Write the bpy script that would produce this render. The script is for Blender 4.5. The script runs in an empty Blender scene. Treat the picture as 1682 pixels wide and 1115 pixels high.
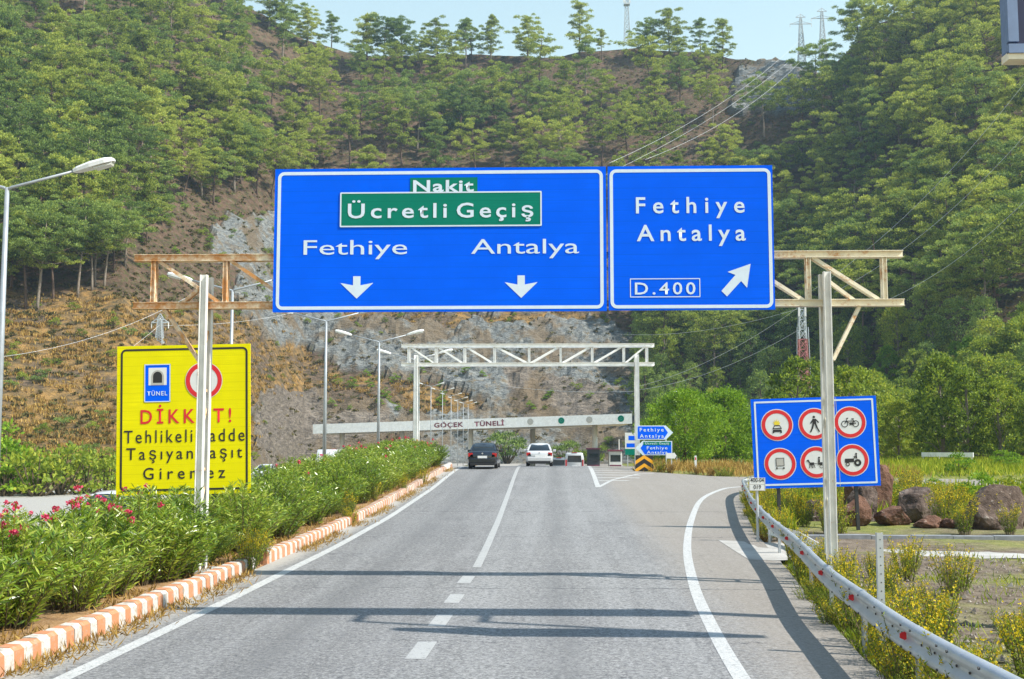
import bpy, math, random
import numpy as np
from mathutils import Vector, Matrix, noise
R = math.radians
PI = math.pi
rng = random.Random(7)
nrng = np.random.default_rng(11)
scene = bpy.context.scene
COL = scene.collection

# ------------------------------------------------------------------ camera
F = 1900.0; CU, CV = 841.0, 557.5
EYE = 2.45
YAW = math.atan(66.0 / F); PITCH = math.atan(176.5 / F)
cam_d = bpy.data.cameras.new('camera'); cam = bpy.data.objects.new('camera', cam_d); COL.objects.link(cam)
cam_d.sensor_width = 36.0; cam_d.lens = 36.0 * F / 1682.0
cam_d.clip_start = 0.1; cam_d.clip_end = 6000
cam.location = (0, 0, EYE)
cam.rotation_euler = (R(90) + PITCH, 0, YAW)
scene.camera = cam
FWD = Vector((-math.sin(YAW) * math.cos(PITCH), math.cos(YAW) * math.cos(PITCH), math.sin(PITCH)))
RGT = Vector((math.cos(YAW), math.sin(YAW), 0)); UPV = RGT.cross(FWD)

def P(u, v, Y):
    d = FWD * F + RGT * (u - CU) + UPV * (CV - v)
    return Vector((0, 0, EYE)) + d * (Y / d.y)

def smooth(a, b, x):
    t = min(1, max(0, (x - a) / (b - a))); return t * t * (3 - 2 * t)

def lerp(a, b, t): return a + (b - a) * t

# ------------------------------------------------------------------ ground heights
ZR = [(-30, 0), (18, 0), (28, .06), (37, .22), (44, .45), (51.5, .70), (60, 1.02), (66, 1.19), (71, 1.25), (76, 1.22), (85, 1.0), (100, .35), (115, -.2), (135, -.5), (160, -.5), (900, -.5)]
_zx = np.array([p[0] for p in ZR], float); _zy = np.array([p[1] for p in ZR], float)
_fx = np.arange(-40, 400, .5); _fy = np.interp(_fx, _zx, _zy)
_k = np.ones(9) / 9; _fy2 = np.convolve(np.pad(_fy, 4, 'edge'), _k, 'valid')
def zr(Y): return float(np.interp(Y, _fx, _fy2))
def zp(X, Y):
    return zr(Y) - .035 * min(10, max(0, X - 2.2)) * smooth(38, 52, Y) * (1 - smooth(64, 80, Y))
KERB_X = -5.9
_RE = [(-30, 3.40), (10, 3.40), (14, 3.62), (20, 4.26), (25, 4.82), (30, 5.32), (36, 6.0), (45, 7.3), (50, 8.6), (53, 10.5), (55, 13), (56.5, 17), (57, 30)]
def right_edge(Y):
    if Y <= 57: return float(np.interp(Y, [p[0] for p in _RE], [p[1] for p in _RE]))
    if Y <= 62: return 30.0
    if Y <= 62.6: return 9.5
    if Y < 66: return lerp(9.5, 4.6, (Y - 62.6) / 3.4)
    return lerp(4.6, 8, smooth(66, 90, Y)) if Y < 90 else lerp(8, 25, smooth(90, 140, Y))
def left_edge(Y):
    return KERB_X if Y < 69 else lerp(KERB_X, -7.2, smooth(69, 73, Y)) if Y < 74 else lerp(-7.2, -12, smooth(74, 100, Y))
def zo(Y): return -.7 + .2 * smooth(125, 170, Y)      # the opposite carriageway lies lower
def zg(X, Y):
    base = zp(X, Y)
    le, re = left_edge(Y), right_edge(Y)
    if le - .1 < X < re: g = base - .10
    elif X >= re:
        g = base - .10 + .13 * smooth(0, .8, X - re)
        g += (noise.noise((X * .35, Y * .35, 3)) * .09 + noise.noise((X * 1.3, Y * 1.3, 3)) * .03) * smooth(.3, 2, X - re)
    else:
        d = le - X
        med = smooth(0, .3, d) * (1 - smooth(3.6, 4.4, d)) * (1 - smooth(66, 73, Y))
        base = lerp(zo(Y), base, (lambda q: q * q * (3 - 2 * q))(min(1, max(0, (X + 13.6) / 3.4))))
        g = base - .08 + .27 * med + noise.noise((X * .8, Y * .8, 1)) * .04 * smooth(.4, 1, d) * (1 - smooth(5, 6, d))
    if X > 8 and Y > 30: g += smooth(40, 95, Y) * smooth(8, 25, X) * (.75 - zr(Y) * .5)
    return g

# ------------------------------------------------------------------ object helpers
def link(o, parent=None):
    COL.objects.link(o)
    if parent is not None: o.parent = parent
    return o
def tag(o, label=None, cat=None, group=None, kind=None):
    if label: o['label'] = label
    if cat: o['category'] = cat
    if group: o['group'] = group
    if kind: o['kind'] = kind
    return o
def thing(name, label, cat, loc=(0, 0, 0), rz=0, group=None, ry=0, rx=0):
    o = bpy.data.objects.new(name, None); link(o)
    o.empty_display_size = .2
    o.location = loc; o.rotation_euler = (rx, ry, rz)
    return tag(o, label, cat, group)
def copy_tree(o, parent=None):
    c = o.copy(); link(c, parent)
    for ch in list(o.children): copy_tree(ch, c)
    return c

class MB:
    def __init__(s): s.v = []; s.f = []; s.m = []; s.cur = 0
    def add(s, vs, fs):
        b = len(s.v); s.v += [tuple(v) for v in vs]
        s.f += [tuple(b + i for i in f) for f in fs]; s.m += [s.cur] * len(fs); return s
    def box(s, c, d, rz=0, M=None):
        x, y, z = d[0] / 2, d[1] / 2, d[2] / 2
        vs = [Vector((sx * x, sy * y, sz * z)) for sx in (-1, 1) for sy in (-1, 1) for sz in (-1, 1)]
        if M is None: M = Matrix.Rotation(rz, 3, 'Z')
        vs = [M @ v + Vector(c) for v in vs]
        return s.add(vs, [(0, 1, 3, 2), (4, 6, 7, 5), (0, 4, 5, 1), (2, 3, 7, 6), (0, 2, 6, 4), (1, 5, 7, 3)])
    def bar(s, p, q, w, h, up=(0, 0, 1)):
        p, q = Vector(p), Vector(q); a = (q - p).normalized(); upv = Vector(up)
        if abs(a.dot(upv)) > .98: upv = Vector((0, 1, 0))
        r = a.cross(upv).normalized(); t = r.cross(a).normalized()
        vs = [e + r * (w / 2 * i) + t * (h / 2 * j) for e in (p, q) for i, j in ((-1, -1), (1, -1), (1, 1), (-1, 1))]
        return s.add(vs, [(3, 2, 1, 0), (4, 5, 6, 7), (0, 1, 5, 4), (1, 2, 6, 5), (2, 3, 7, 6), (3, 0, 4, 7)])
    def chan(s, p, q, w, h, t=.012, up=(0, 0, 1)):
        # an I section: two flanges and a web
        p, q = Vector(p), Vector(q); a = (q - p).normalized(); upv = Vector(up)
        if abs(a.dot(upv)) > .98: upv = Vector((0, 1, 0))
        r = a.cross(upv).normalized(); k = r.cross(a).normalized()
        for sg in (-1, 1):
            o = k * (sg * (h / 2 - t / 2)); s.bar(p + o, q + o, w, t, upv)
        return s.bar(p, q, t, h - 2 * t, upv)
    def tube(s, pts, rad, n=8, cap=True):
        pts = [Vector(p) for p in pts]
        if not isinstance(rad, (list, tuple)): rad = [rad] * len(pts)
        rings = []
        for i, p in enumerate(pts):
            a = (pts[min(i + 1, len(pts) - 1)] - pts[max(i - 1, 0)]).normalized()
            ref = Vector((0, 0, 1)) if abs(a.z) < .9 else Vector((1, 0, 0))
            r = a.cross(ref).normalized(); t = r.cross(a)
            rings.append([p + (r * math.cos(2 * PI * k / n) + t * math.sin(2 * PI * k / n)) * rad[i] for k in range(n)])
        vs = [v for rg in rings for v in rg]; fs = []
        for i in range(len(pts) - 1):
            for k in range(n):
                fs.append((i * n + k, i * n + (k + 1) % n, (i + 1) * n + (k + 1) % n, (i + 1) * n + k))
        if cap:
            fs.append(tuple(range(n))[::-1]); fs.append(tuple((len(pts) - 1) * n + k for k in range(n)))
        return s.add(vs, fs)
    def prism(s, pts, y0, y1):
        # polygon (x,z) extruded along y
        n = len(pts); vs = [(x, y0, z) for x, z in pts] + [(x, y1, z) for x, z in pts]
        fs = [tuple(range(n)), tuple(range(n, 2 * n))[::-1]]
        fs += [(i, i + n, (i + 1) % n + n, (i + 1) % n) for i in range(n)]
        return s.add(vs, fs)
    def flat(s, pts, y):
        return s.add([(x, y, z) for x, z in pts], [tuple(range(len(pts)))])
    def ring(s, outer, inner, y):
        n = len(outer); vs = [(x, y, z) for x, z in outer] + [(x, y, z) for x, z in inner]
        return s.add(vs, [(i, (i + 1) % n, (i + 1) % n + n, i + n) for i in range(n)])
    def build(s, name, mats, parent=None, smooth=False, rel=None, bevel=0):
        me = bpy.data.meshes.new(name)
        vs = s.v
        if rel is not None: vs = [(v[0] - rel[0], v[1] - rel[1], v[2] - rel[2]) for v in vs]
        me.from_pydata(vs, [], s.f)
        if not isinstance(mats, (list, tuple)): mats = [mats]
        for m in mats: me.materials.append(m)
        if len(mats) > 1: me.polygons.foreach_set('material_index', s.m)
        if smooth: me.polygons.foreach_set('use_smooth', [True] * len(me.polygons))
        o = bpy.data.objects.new(name, me); link(o, parent)
        if bevel:
            b = o.modifiers.new('bevel', 'BEVEL'); b.width = bevel; b.segments = 2; b.limit_method = 'ANGLE'; b.angle_limit = R(40)
        return o

def np_mesh(name, verts, faces_n, mat, parent=None, smooth=False):
    """verts (N,3), consecutive groups of faces_n vertices make the faces."""
    verts = np.asarray(verts, np.float32); n = len(verts); nf = n // faces_n
    me = bpy.data.meshes.new(name)
    me.vertices.add(n); me.vertices.foreach_set('co', verts.ravel())
    me.loops.add(n); me.loops.foreach_set('vertex_index', np.arange(n, dtype=np.int32))
    me.polygons.add(nf); me.polygons.foreach_set('loop_start', np.arange(0, n, faces_n, dtype=np.int32))
    me.update(calc_edges=True)
    me.materials.append(mat)
    o = bpy.data.objects.new(name, me); link(o, parent)
    return o

def text_mesh(s, size, mat, name, parent, x, z, y, align='CENTER', bold=0.0, space=1.0, xs=1.0, fit=None, capfit=None):
    cu = bpy.data.curves.new('lettering', 'FONT'); cu.body = s; cu.size = 1; cu.align_x = 'LEFT'
    cu.offset = bold; cu.space_character = space; cu.resolution_u = 3
    to = bpy.data.objects.new('lettering', cu); COL.objects.link(to)
    bpy.context.view_layer.update()
    dg = bpy.context.evaluated_depsgraph_get()
    me = bpy.data.meshes.new_from_object(to.evaluated_get(dg))
    bpy.data.objects.remove(to); bpy.data.curves.remove(cu)
    n = len(me.vertices); co = np.empty(n * 3, np.float32); me.vertices.foreach_get('co', co); co = co.reshape(-1, 3)
    mn, mx = co[:, 0].min(), co[:, 0].max(); w = mx - mn
    CAP = .727
    sz = size / CAP
    sx = sz * xs if fit is None else fit / w
    X = (co[:, 0] - mn) * sx
    X = X - (X.max() / 2 if align == 'CENTER' else 0) + x
    Z = co[:, 1] * sz + z
    out = np.stack([X, np.full(n, y), Z], 1)
    me.vertices.foreach_set('co', out.astype(np.float32).ravel()); me.update()
    me.materials.clear(); me.materials.append(mat)
    o = bpy.data.objects.new(name, me); link(o, parent)
    return o

def rrect(x0, z0, x1, z1, r, n=5):
    pts = []
    for cx, cz, a0 in ((x1 - r, z1 - r, 0), (x0 + r, z1 - r, 90), (x0 + r, z0 + r, 180), (x1 - r, z0 + r, 270)):
        for i in range(n + 1):
            a = R(a0 + 90 * i / n); pts.append((cx + r * math.cos(a), cz + r * math.sin(a)))
    return pts[::-1]
def circ(cx, cz, r, n=28): return [(cx + r * math.cos(-2 * PI * i / n), cz + r * math.sin(-2 * PI * i / n)) for i in range(n)]

# ------------------------------------------------------------------ materials
class NT:
    def __init__(s, name):
        s.mat = bpy.data.materials.new(name); s.mat.use_nodes = True
        s.t = s.mat.node_tree; s.t.nodes.clear()
        s.out = s.n('ShaderNodeOutputMaterial')
    def n(s, typ, **kw):
        nd = s.t.nodes.new(typ)
        for k, v in kw.items(): setattr(nd, k, v)
        return nd
    def l(s, a, b): s.t.links.new(a, b)
    def val(s, sock, v):
        if hasattr(v, 'is_output') or hasattr(v, 'links'): s.l(v, sock)
        else: sock.default_value = v
    def coord(s, which='Object', scale=None):
        tc = s.n('ShaderNodeTexCoord'); o = tc.outputs[which]
        if scale is not None:
            mp = s.n('ShaderNodeMapping'); s.l(o, mp.inputs[0]); mp.inputs['Scale'].default_value = scale; o = mp.outputs[0]
        return o
    def pos(s): return s.n('ShaderNodeNewGeometry').outputs['Position']
    def noise(s, co, scale, detail=4, rough=.55, dist=0):
        nd = s.n('ShaderNodeTexNoise'); s.l(co, nd.inputs['Vector'])
        nd.inputs['Scale'].default_value = scale; nd.inputs['Detail'].default_value = detail
        nd.inputs['Roughness'].default_value = rough; nd.inputs['Distortion'].default_value = dist
        return nd.outputs['Fac']
    def ramp(s, fac, stops, interp='LINEAR'):
        nd = s.n('ShaderNodeValToRGB'); s.l(fac, nd.inputs[0]); cr = nd.color_ramp; cr.interpolation = interp
        while len(cr.elements) < len(stops): cr.elements.new(.5)
        for e, (p, c) in zip(cr.elements, stops):
            e.position = p; e.color = (*c, 1) if len(c) == 3 else c
        return nd.outputs['Color']
    def step(s, fac, a, b):
        nd = s.n('ShaderNodeMapRange'); s.l(fac, nd.inputs[0]); nd.inputs[1].default_value = a; nd.inputs[2].default_value = b
        nd.clamp = True; return nd.outputs[0]
    def mix(s, fac, a, b, blend='MIX'):
        nd = s.n('ShaderNodeMix', data_type='RGBA', blend_type=blend)
        s.val(nd.inputs[0], fac)
        for sock, v in ((nd.inputs[6], a), (nd.inputs[7], b)):
            s.val(sock, (*v, 1) if isinstance(v, tuple) and len(v) == 3 else v)
        return nd.outputs[2]
    def math(s, op, a, b=0.0):
        nd = s.n('ShaderNodeMath', operation=op); s.val(nd.inputs[0], a); s.val(nd.inputs[1], b); return nd.outputs[0]
    def bump(s, h, strength=.3, dist=.05, prev=None):
        nd = s.n('ShaderNodeBump'); s.l(h, nd.inputs['Height']); nd.inputs['Strength'].default_value = strength; nd.inputs['Distance'].default_value = dist
        if prev is not None: s.l(prev, nd.inputs['Normal'])
        return nd.outputs[0]
    def principled(s, color, rough=.6, metal=0., normal=None, spec=.5):
        b = s.n('ShaderNodeBsdfPrincipled')
        s.val(b.inputs['Base Color'], (*color, 1) if isinstance(color, tuple) and len(color) == 3 else color)
        s.val(b.inputs['Roughness'], rough); s.val(b.inputs['Metallic'], metal)
        b.inputs['Specular IOR Level'].default_value = spec
        if normal is not None: s.l(normal, b.inputs['Normal'])
        s.l(b.outputs[0], s.out.inputs[0]); return b

def m_plain(name, col, rough=.5, metal=0., var=.12, scale=6., spec=.5):
    t = NT(name); co = t.coord('Object')
    f = t.noise(co, scale, 5, .6)
    c = t.ramp(f, [(.3, tuple(c * (1 - var) for c in col)), (.7, tuple(min(1, c * (1 + var)) for c in col))])
    t.principled(c, rough, metal, None, spec); return t.mat

def m_sign(name, col, line=.93):
    # sheeting: faint horizontal panel joints and patchy fading
    t = NT(name); co = t.coord('Object')
    f = t.noise(co, 1.3, 5, .6); f2 = t.noise(t.coord('Object', (.6, 1, 14)), 2.0, 3, .5)
    c = t.ramp(f, [(.3, tuple(c * .88 for c in col)), (.7, tuple(min(1, c * 1.08) for c in col))])
    c = t.mix(t.step(f2, .35, .7), c, tuple(c * .93 for c in col))
    sp = t.n('ShaderNodeSeparateXYZ'); t.l(co, sp.inputs[0])
    fr = t.math('FRACT', t.math('MULTIPLY', sp.outputs[2], 4.9))
    ln = t.math('LESS_THAN', fr, .05)
    c = t.mix(t.math('MULTIPLY', ln, .28), c, tuple(c * .45 for c in col))
    t.principled(c, .5, 0, None, .06); return t.mat

def m_metal(name, col, rust=0., rough=.5, metal=.0, rustcol=(.42, .17, .045)):
    t = NT(name); co = t.coord('Object'); pos = t.pos()
    f = t.noise(co, 3, 5, .65)
    c = t.ramp(f, [(.3, tuple(c * .82 for c in col)), (.72, tuple(min(1, c * 1.08) for c in col))])
    if rust > 0:
        r1 = t.noise(pos, 2.3, 6, .7); r2 = t.noise(pos, 9, 5, .7)
        m = t.step(t.math('ADD', t.math('MULTIPLY', r1, .65), t.math('MULTIPLY', r2, .35)), .60 - rust * .22, .66 - rust * .12)
        c = t.mix(m, c, t.mix(r2, rustcol, (.60, .30, .10)))
    t.principled(c, rough, metal); return t.mat

def m_leaf(name, cols, gloss=.5, trans=.35, spec=.3, objvar=.25, lowscale=.5):
    """foliage: a colour per leaf (own island), per plant and in soft patches"""
    t = NT(name)
    g = t.n('ShaderNodeNewGeometry'); isl = g.outputs['Random Per Island']
    oi = t.n('ShaderNodeObjectInfo').outputs['Random']
    nz = t.noise(t.coord('Object'), lowscale, 2, .5)
    f = t.math('ADD', t.math('MULTIPLY', isl, .62), t.math('MULTIPLY', nz, .38))
    f = t.math('ADD', f, t.math('MULTIPLY', t.math('SUBTRACT', oi, .5), objvar))
    k = len(cols) - 1
    c = t.ramp(f, [(.12 + .76 * i / k, cl) for i, cl in enumerate(cols)])
    b = t.n('ShaderNodeBsdfPrincipled'); t.l(c, b.inputs['Base Color']); b.inputs['Roughness'].default_value = gloss; b.inputs['Specular IOR Level'].default_value = spec
    tr = t.n('ShaderNodeBsdfTranslucent'); c2 = t.mix(.5, c, t.mix(1.0, c, (1.0, .95, .25), 'MULTIPLY')); t.l(c2, tr.inputs['Color'])
    mx = t.n('ShaderNodeMixShader'); mx.inputs[0].default_value = trans
    t.l(b.outputs[0], mx.inputs[1]); t.l(tr.outputs[0], mx.inputs[2]); t.l(mx.outputs[0], t.out.inputs[0])
    return t.mat

M = {}
M['galv'] = m_metal('galvanised_steel', (.50, .53, .56), 0, .42, .35)
M['white_steel'] = m_metal('white_painted_steel', (.86, .86, .85), 0, .45)
M['cream_steel'] = m_metal('cream_painted_steel', (.84, .76, .58), .30, .55)
M['rusty_steel'] = m_metal('rusty_painted_steel', (.84, .75, .58), .95, .65)
M['post_steel'] = m_metal('pale_post_steel', (.74, .73, .69), .12, .5)
M['lamp_steel'] = m_metal('lamp_pole_steel', (.34, .37, .40), 0, .45, .3)
M['lamp_pale'] = m_metal('pale_lamp_pole_steel', (.55, .58, .60), 0, .5, .2)
M['dark_steel'] = m_plain('dark_steel', (.03, .03, .035), .5)
M['blue'] = m_sign('blue_sheeting', (.0, .115, .88))
M['green'] = m_sign('green_sheeting', (.005, .19, .13))
M['yellow'] = m_sign('yellow_sheeting', (.76, .69, .003))
M['white'] = m_plain('white_sheeting', (.60, .70, .80), .45, 0, .05)
M['white_face'] = m_plain('sign_white_face', (.66, .67, .66), .5, 0, .04)
M['red'] = m_plain('red_sheeting', (.62, .012, .02), .45, 0, .06)
M['black'] = m_plain('black_sheeting', (.012, .012, .014), .5, 0, .1)
M['amber'] = m_plain('amber_sheeting', (.80, .36, .008), .45, 0, .05)
M['sunyellow'] = m_plain('flame_yellow', (.75, .58, .03), .5, 0, .05)
M['grey_paint'] = m_plain('grey_sheeting', (.42, .41, .38), .5, 0, .05)
M['alu_back'] = m_plain('aluminium_sheet', (.45, .47, .5), .45, .5, .08)
M['rubber'] = m_plain('tyre_rubber', (.015, .015, .016), .8)
M['glass'] = m_plain('dark_glass', (.012, .018, .022), .06, 0, .1, 2, .8)
M['frame_blue'] = m_plain('blue_grey_frame', (.13, .19, .32), .5)
M['navy'] = m_plain('navy_screen', (.002, .003, .04), .4, 0, .1)
M['trunk'] = m_plain('pine_bark', (.10, .065, .045), .9, 0, .35, 4)
M['palebark'] = m_plain('pale_bark', (.20, .165, .13), .9, 0, .35, 4)
M['stem'] = m_plain('shrub_stem', (.10, .075, .04), .9, 0, .3, 9)
M['pine'] = m_leaf('pine_needles', [(.07, .11, .030), (.23, .30, .052), (.41, .48, .09), (.58, .60, .14)], .6, .44, .2, .30, .22)
M['pine_dark'] = m_leaf('dark_pine_needles', [(.055, .10, .036), (.16, .24, .06), (.27, .37, .09), (.40, .47, .12)], .6, .42, .2, .30, .22)
M['broad'] = m_leaf('broad_leaves', [(.05, .095, .016), (.16, .235, .03), (.29, .37, .042), (.46, .47, .06)], .55, .45, .25, .3, .3)
M['bright'] = m_leaf('bright_leaves', [(.05, .12, .010), (.13, .25, .016), (.23, .38, .022), (.35, .46, .035)], .55, .42, .25, .1, .3)
M['oleander'] = m_leaf('oleander_leaves', [(.05, .11, .012), (.15, .25, .020), (.27, .37, .030), (.44, .46, .08)], .30, .34, .6, .22, 1.2)
M['weed'] = m_leaf('weed_leaves', [(.06, .11, .012), (.15, .23, .02), (.27, .33, .03), (.42, .40, .035)], .6, .4, .2, .35, 1.0)
M['yflower'] = m_leaf('yellow_flowers', [(.45, .33, .01), (.62, .46, .012), (.72, .58, .03)], .6, .35, .2, .1, 1.0)
M['pink'] = m_leaf('pink_petals', [(.50, .03, .10), (.68, .06, .16), (.78, .16, .26)], .6, .4, .2, .1, 2.0)
M['scrub'] = m_leaf('scrub_leaves', [(.05, .045, .022), (.085, .085, .030), (.125, .12, .042), (.19, .13, .055)], .8, .22, .1, .3, .03)
M['drygrass'] = m_leaf('dry_grass', [(.16, .09, .028), (.30, .18, .05), (.42, .28, .085), (.52, .36, .12)], .8, .3, .1, .2, .1)
M['meadow'] = m_leaf('meadow_blades', [(.11, .17, .012), (.22, .30, .02), (.36, .40, .03), (.50, .44, .06)], .7, .4, .15, .1, .12)
# ================================================================== WORLD
SUN_EL, SUN_BACK = 48.0, 17.0     # degrees: height, and how far behind the camera's right hand
w = bpy.data.worlds.new('World'); scene.world = w; w.use_nodes = True
nt = w.node_tree; nt.nodes.clear()
sky = nt.nodes.new('ShaderNodeTexSky'); sky.sky_type = 'NISHITA'; sky.sun_disc = False
sky.sun_elevation = R(SUN_EL); sky.sun_rotation = R(90 + SUN_BACK); sky.air_density = 2.35; sky.dust_density = 0.0; sky.ozone_density = 1.0
bg = nt.nodes.new('ShaderNodeBackground'); bg.inputs['Strength'].default_value = .115
wo = nt.nodes.new('ShaderNodeOutputWorld'); nt.links.new(sky.outputs[0], bg.inputs[0]); nt.links.new(bg.outputs[0], wo.inputs[0])
sd = bpy.data.lights.new('sun', 'SUN'); sd.energy = 4.9; sd.angle = R(.5); sd.color = (1, .95, .86)
sun = bpy.data.objects.new('sun', sd); link(sun)
tosun = Vector((math.cos(R(SUN_EL)) * math.cos(R(SUN_BACK)), -math.cos(R(SUN_EL)) * math.sin(R(SUN_BACK)), math.sin(R(SUN_EL))))
sun.rotation_euler = tosun.to_track_quat('Z', 'Y').to_euler(); sun.location = (60, -10, 80)
vs = scene.view_settings
vs.view_transform = 'Standard'; vs.look = 'None'; vs.exposure = .84; vs.gamma = 1; vs.use_curve_mapping = False
scene.render.engine = 'CYCLES'
cy = scene.cycles
cy.use_denoising = True; cy.max_bounces = 6; cy.diffuse_bounces = 3; cy.glossy_bounces = 2; cy.transmission_bounces = 3; cy.transparent_max_bounces = 4
cy.volume_bounces = 0; cy.sample_clamp_indirect = 4

# ================================================================== MATERIALS OF THE GROUND
def m_asphalt():
    t = NT('asphalt'); p = t.pos()
    sp = t.n('ShaderNodeSeparateXYZ'); t.l(p, sp.inputs[0]); X, Y = sp.outputs[0], sp.outputs[1]
    fine = t.noise(p, 32, 4, .75); mid = t.noise(p, 7, 5, .65); big = t.noise(p, .35, 4, .6)
    mp = t.n('ShaderNodeMapping'); t.l(p, mp.inputs[0]); mp.inputs['Scale'].default_value = (1.3, .05, 1)
    strk = t.noise(mp.outputs[0], 1.6, 4, .6)
    c = t.ramp(big, [(.3, (.122, .121, .123)), (.7, (.178, .176, .174))])
    c = t.mix(t.math('MULTIPLY', t.step(strk, .42, .60), .55), c, (.225, .225, .225))
    c = t.mix(t.math('MULTIPLY', t.step(mid, .52, .72), .28), c, (.10, .10, .10))
    grit = t.noise(p, 13, 5, .8)
    c = t.mix(t.math('MULTIPLY', t.step(grit, .50, .60), .7), c, (.32, .315, .31)); c = t.mix(t.math('MULTIPLY', t.step(grit, .48, .38), .75), c, (.05, .05, .055))
    c = t.mix(t.step(fine, .50, .66), c, t.mix(.55, c, (.42, .41, .40)))
    c = t.mix(t.step(fine, .47, .33), c, t.mix(.7, c, (.03, .03, .035)))
    c = t.mix(t.math('MULTIPLY', t.step(t.math('ADD', X, t.math('MULTIPLY', big, .9)), -.9, -1.6), .30), c, t.mix(1.0, c, (.62, .61, .62), 'MULTIPLY'))
    c = t.mix(t.math('MULTIPLY', t.step(t.noise(p, .8, 5, .7, 1.0), .60, .70), .35), c, (.085, .085, .088))
    for x0_ in (-3.45, .12):
        d_ = t.math('ABSOLUTE', t.math('SUBTRACT', t.math('ADD', X, t.math('MULTIPLY', t.math('SUBTRACT', big, .5), .8)), x0_))
        c = t.mix(t.math('MULTIPLY', t.math('MULTIPLY', t.step(d_, .55, .10), t.step(strk, .38, .55)), .38), c, (.07, .07, .073))
    # browner, dustier shoulder on the right
    sh = t.step(t.math('ADD', X, t.math('MULTIPLY', mid, 1.2)), 2.6, 3.6)
    c = t.mix(t.math('MULTIPLY', sh, .55), c, (.24, .205, .165))
    lf = t.step(t.math('ADD', X, t.math('MULTIPLY', mid, .5)), -5.05, -5.45)
    c = t.mix(t.math('MULTIPLY', lf, .75), c, t.mix(fine, (.26, .24, .21), (.46, .44, .40)))
    # transverse cracks, sealed with tar
    wob = t.math('MULTIPLY', t.math('SUBTRACT', t.noise(p, 1.1, 6, .7), .5), .9)
    gate = t.noise(p, .9, 3, .6)
    for y0, wd in ((20.35, .035), (30.6, .03), (39.2, .05), (14.9, .012), (26.3, .012)):
        d = t.math('ABSOLUTE', t.math('SUBTRACT', t.math('ADD', Y, wob), y0))
        k = t.math('MULTIPLY', t.math('LESS_THAN', d, wd), t.step(gate, .40, .52))
        c = t.mix(t.math('MULTIPLY', k, .75), c, (.045, .045, .05))
    vor = t.n('ShaderNodeTexVoronoi', feature='DISTANCE_TO_EDGE'); 
    wv = t.n('ShaderNodeMix', data_type='VECTOR'); wv.inputs[0].default_value = .08
    nn = t.n('ShaderNodeTexNoise'); t.l(p, nn.inputs[0]); nn.inputs['Scale'].default_value = 2.2; nn.inputs['Detail'].default_value = 5
    t.l(p, wv.inputs[4]); t.l(nn.outputs['Color'], wv.inputs[5]); t.l(wv.outputs[1], vor.inputs['Vector']); vor.inputs['Scale'].default_value = .33
    k = t.math('MULTIPLY', t.math('LESS_THAN', vor.outputs['Distance'], .0045), t.step(t.noise(p, .5, 3), .5, .6))
    c = t.mix(t.math('MULTIPLY', k, .3), c, (.06, .06, .062))
    t.principled(c, .78, 0, t.bump(fine, .5, .006), .35); return t.mat
def m_paint(name='road_paint', col=(.46, .46, .45)):
    t = NT(name); p = t.pos(); f = t.noise(p, 40, 4, .7); g = t.noise(p, 3, 4, .6)
    c = t.mix(t.step(f, .50, .36), col, (.24, .24, .24)); c = t.mix(t.math('MULTIPLY', t.step(g, .45, .7), .55), c, (.36, .36, .35))
    k_ = t.noise(p, 13, 6, .8); c = t.mix(t.step(k_, .555, .60), c, (.20, .20, .20)); c = t.mix(t.math('MULTIPLY', t.step(t.noise(p, 5, 5, .8), .55, .7), .6), c, (.27, .27, .265))
    t.principled(c, .65); return t.mat
def m_ground():
    t = NT('verge_soil'); p = t.pos()
    sp = t.n('ShaderNodeSeparateXYZ'); t.l(p, sp.inputs[0]); X, Y = sp.outputs[0], sp.outputs[1]
    a = t.noise(p, .25, 5, .6); b = t.noise(p, 3.5, 5, .65); f = t.noise(p, 28, 4, .7)
    soil = t.ramp(b, [(.3, (.06, .042, .028)), (.5, (.125, .095, .067)), (.72, (.20, .16, .12))])
    grs = t.ramp(b, [(.3, (.08, .105, .018)), (.55, (.17, .18, .03)), (.75, (.30, .25, .07))])
    far = t.step(t.math('ADD', Y, t.math('MULTIPLY', a, 14)), 37, 41)
    k = t.math('MAXIMUM', far, t.math('MULTIPLY', t.step(a, .5, .62), .8))
    c = t.mix(k, soil, grs)
    # dry orange-brown litter along the left kerb
    lit = t.math('MULTIPLY', t.step(X, -4.9, -5.5), t.step(X, -13.5, -12.5))
    c = t.mix(lit, c, t.ramp(b, [(.3, (.14, .075, .03)), (.7, (.36, .22, .10))]))
    c = t.mix(t.step(f, .5, .68), c, t.mix(.4, c, (.34, .30, .26)))
    c = t.mix(t.step(f, .46, .33), c, t.mix(.5, c, (.05, .04, .03)))
    t.principled(c, .95, 0, t.bump(f, .6, .02), .2); return t.mat
def m_concrete():
    t = NT('pale_concrete'); p = t.pos(); a = t.noise(p, 1.2, 5, .65); f = t.noise(p, 20, 4, .7)
    c = t.ramp(a, [(.3, (.27, .26, .24)), (.7, (.43, .415, .39))]); c = t.mix(t.step(f, .5, .3), c, t.mix(.35, c, (.25, .23, .2)))
    t.principled(c, .85, 0, t.bump(f, .3, .01)); return t.mat
M['asphalt'] = m_asphalt(); M['paint'] = m_paint(); M['worn_paint'] = m_paint('worn_road_paint', (.34, .34, .335)); M['ground'] = m_ground(); M['concrete'] = m_concrete()
M['kerbstone'] = m_plain('grey_kerbstone', (.20, .21, .225), .85, 0, .25, 5)

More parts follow.
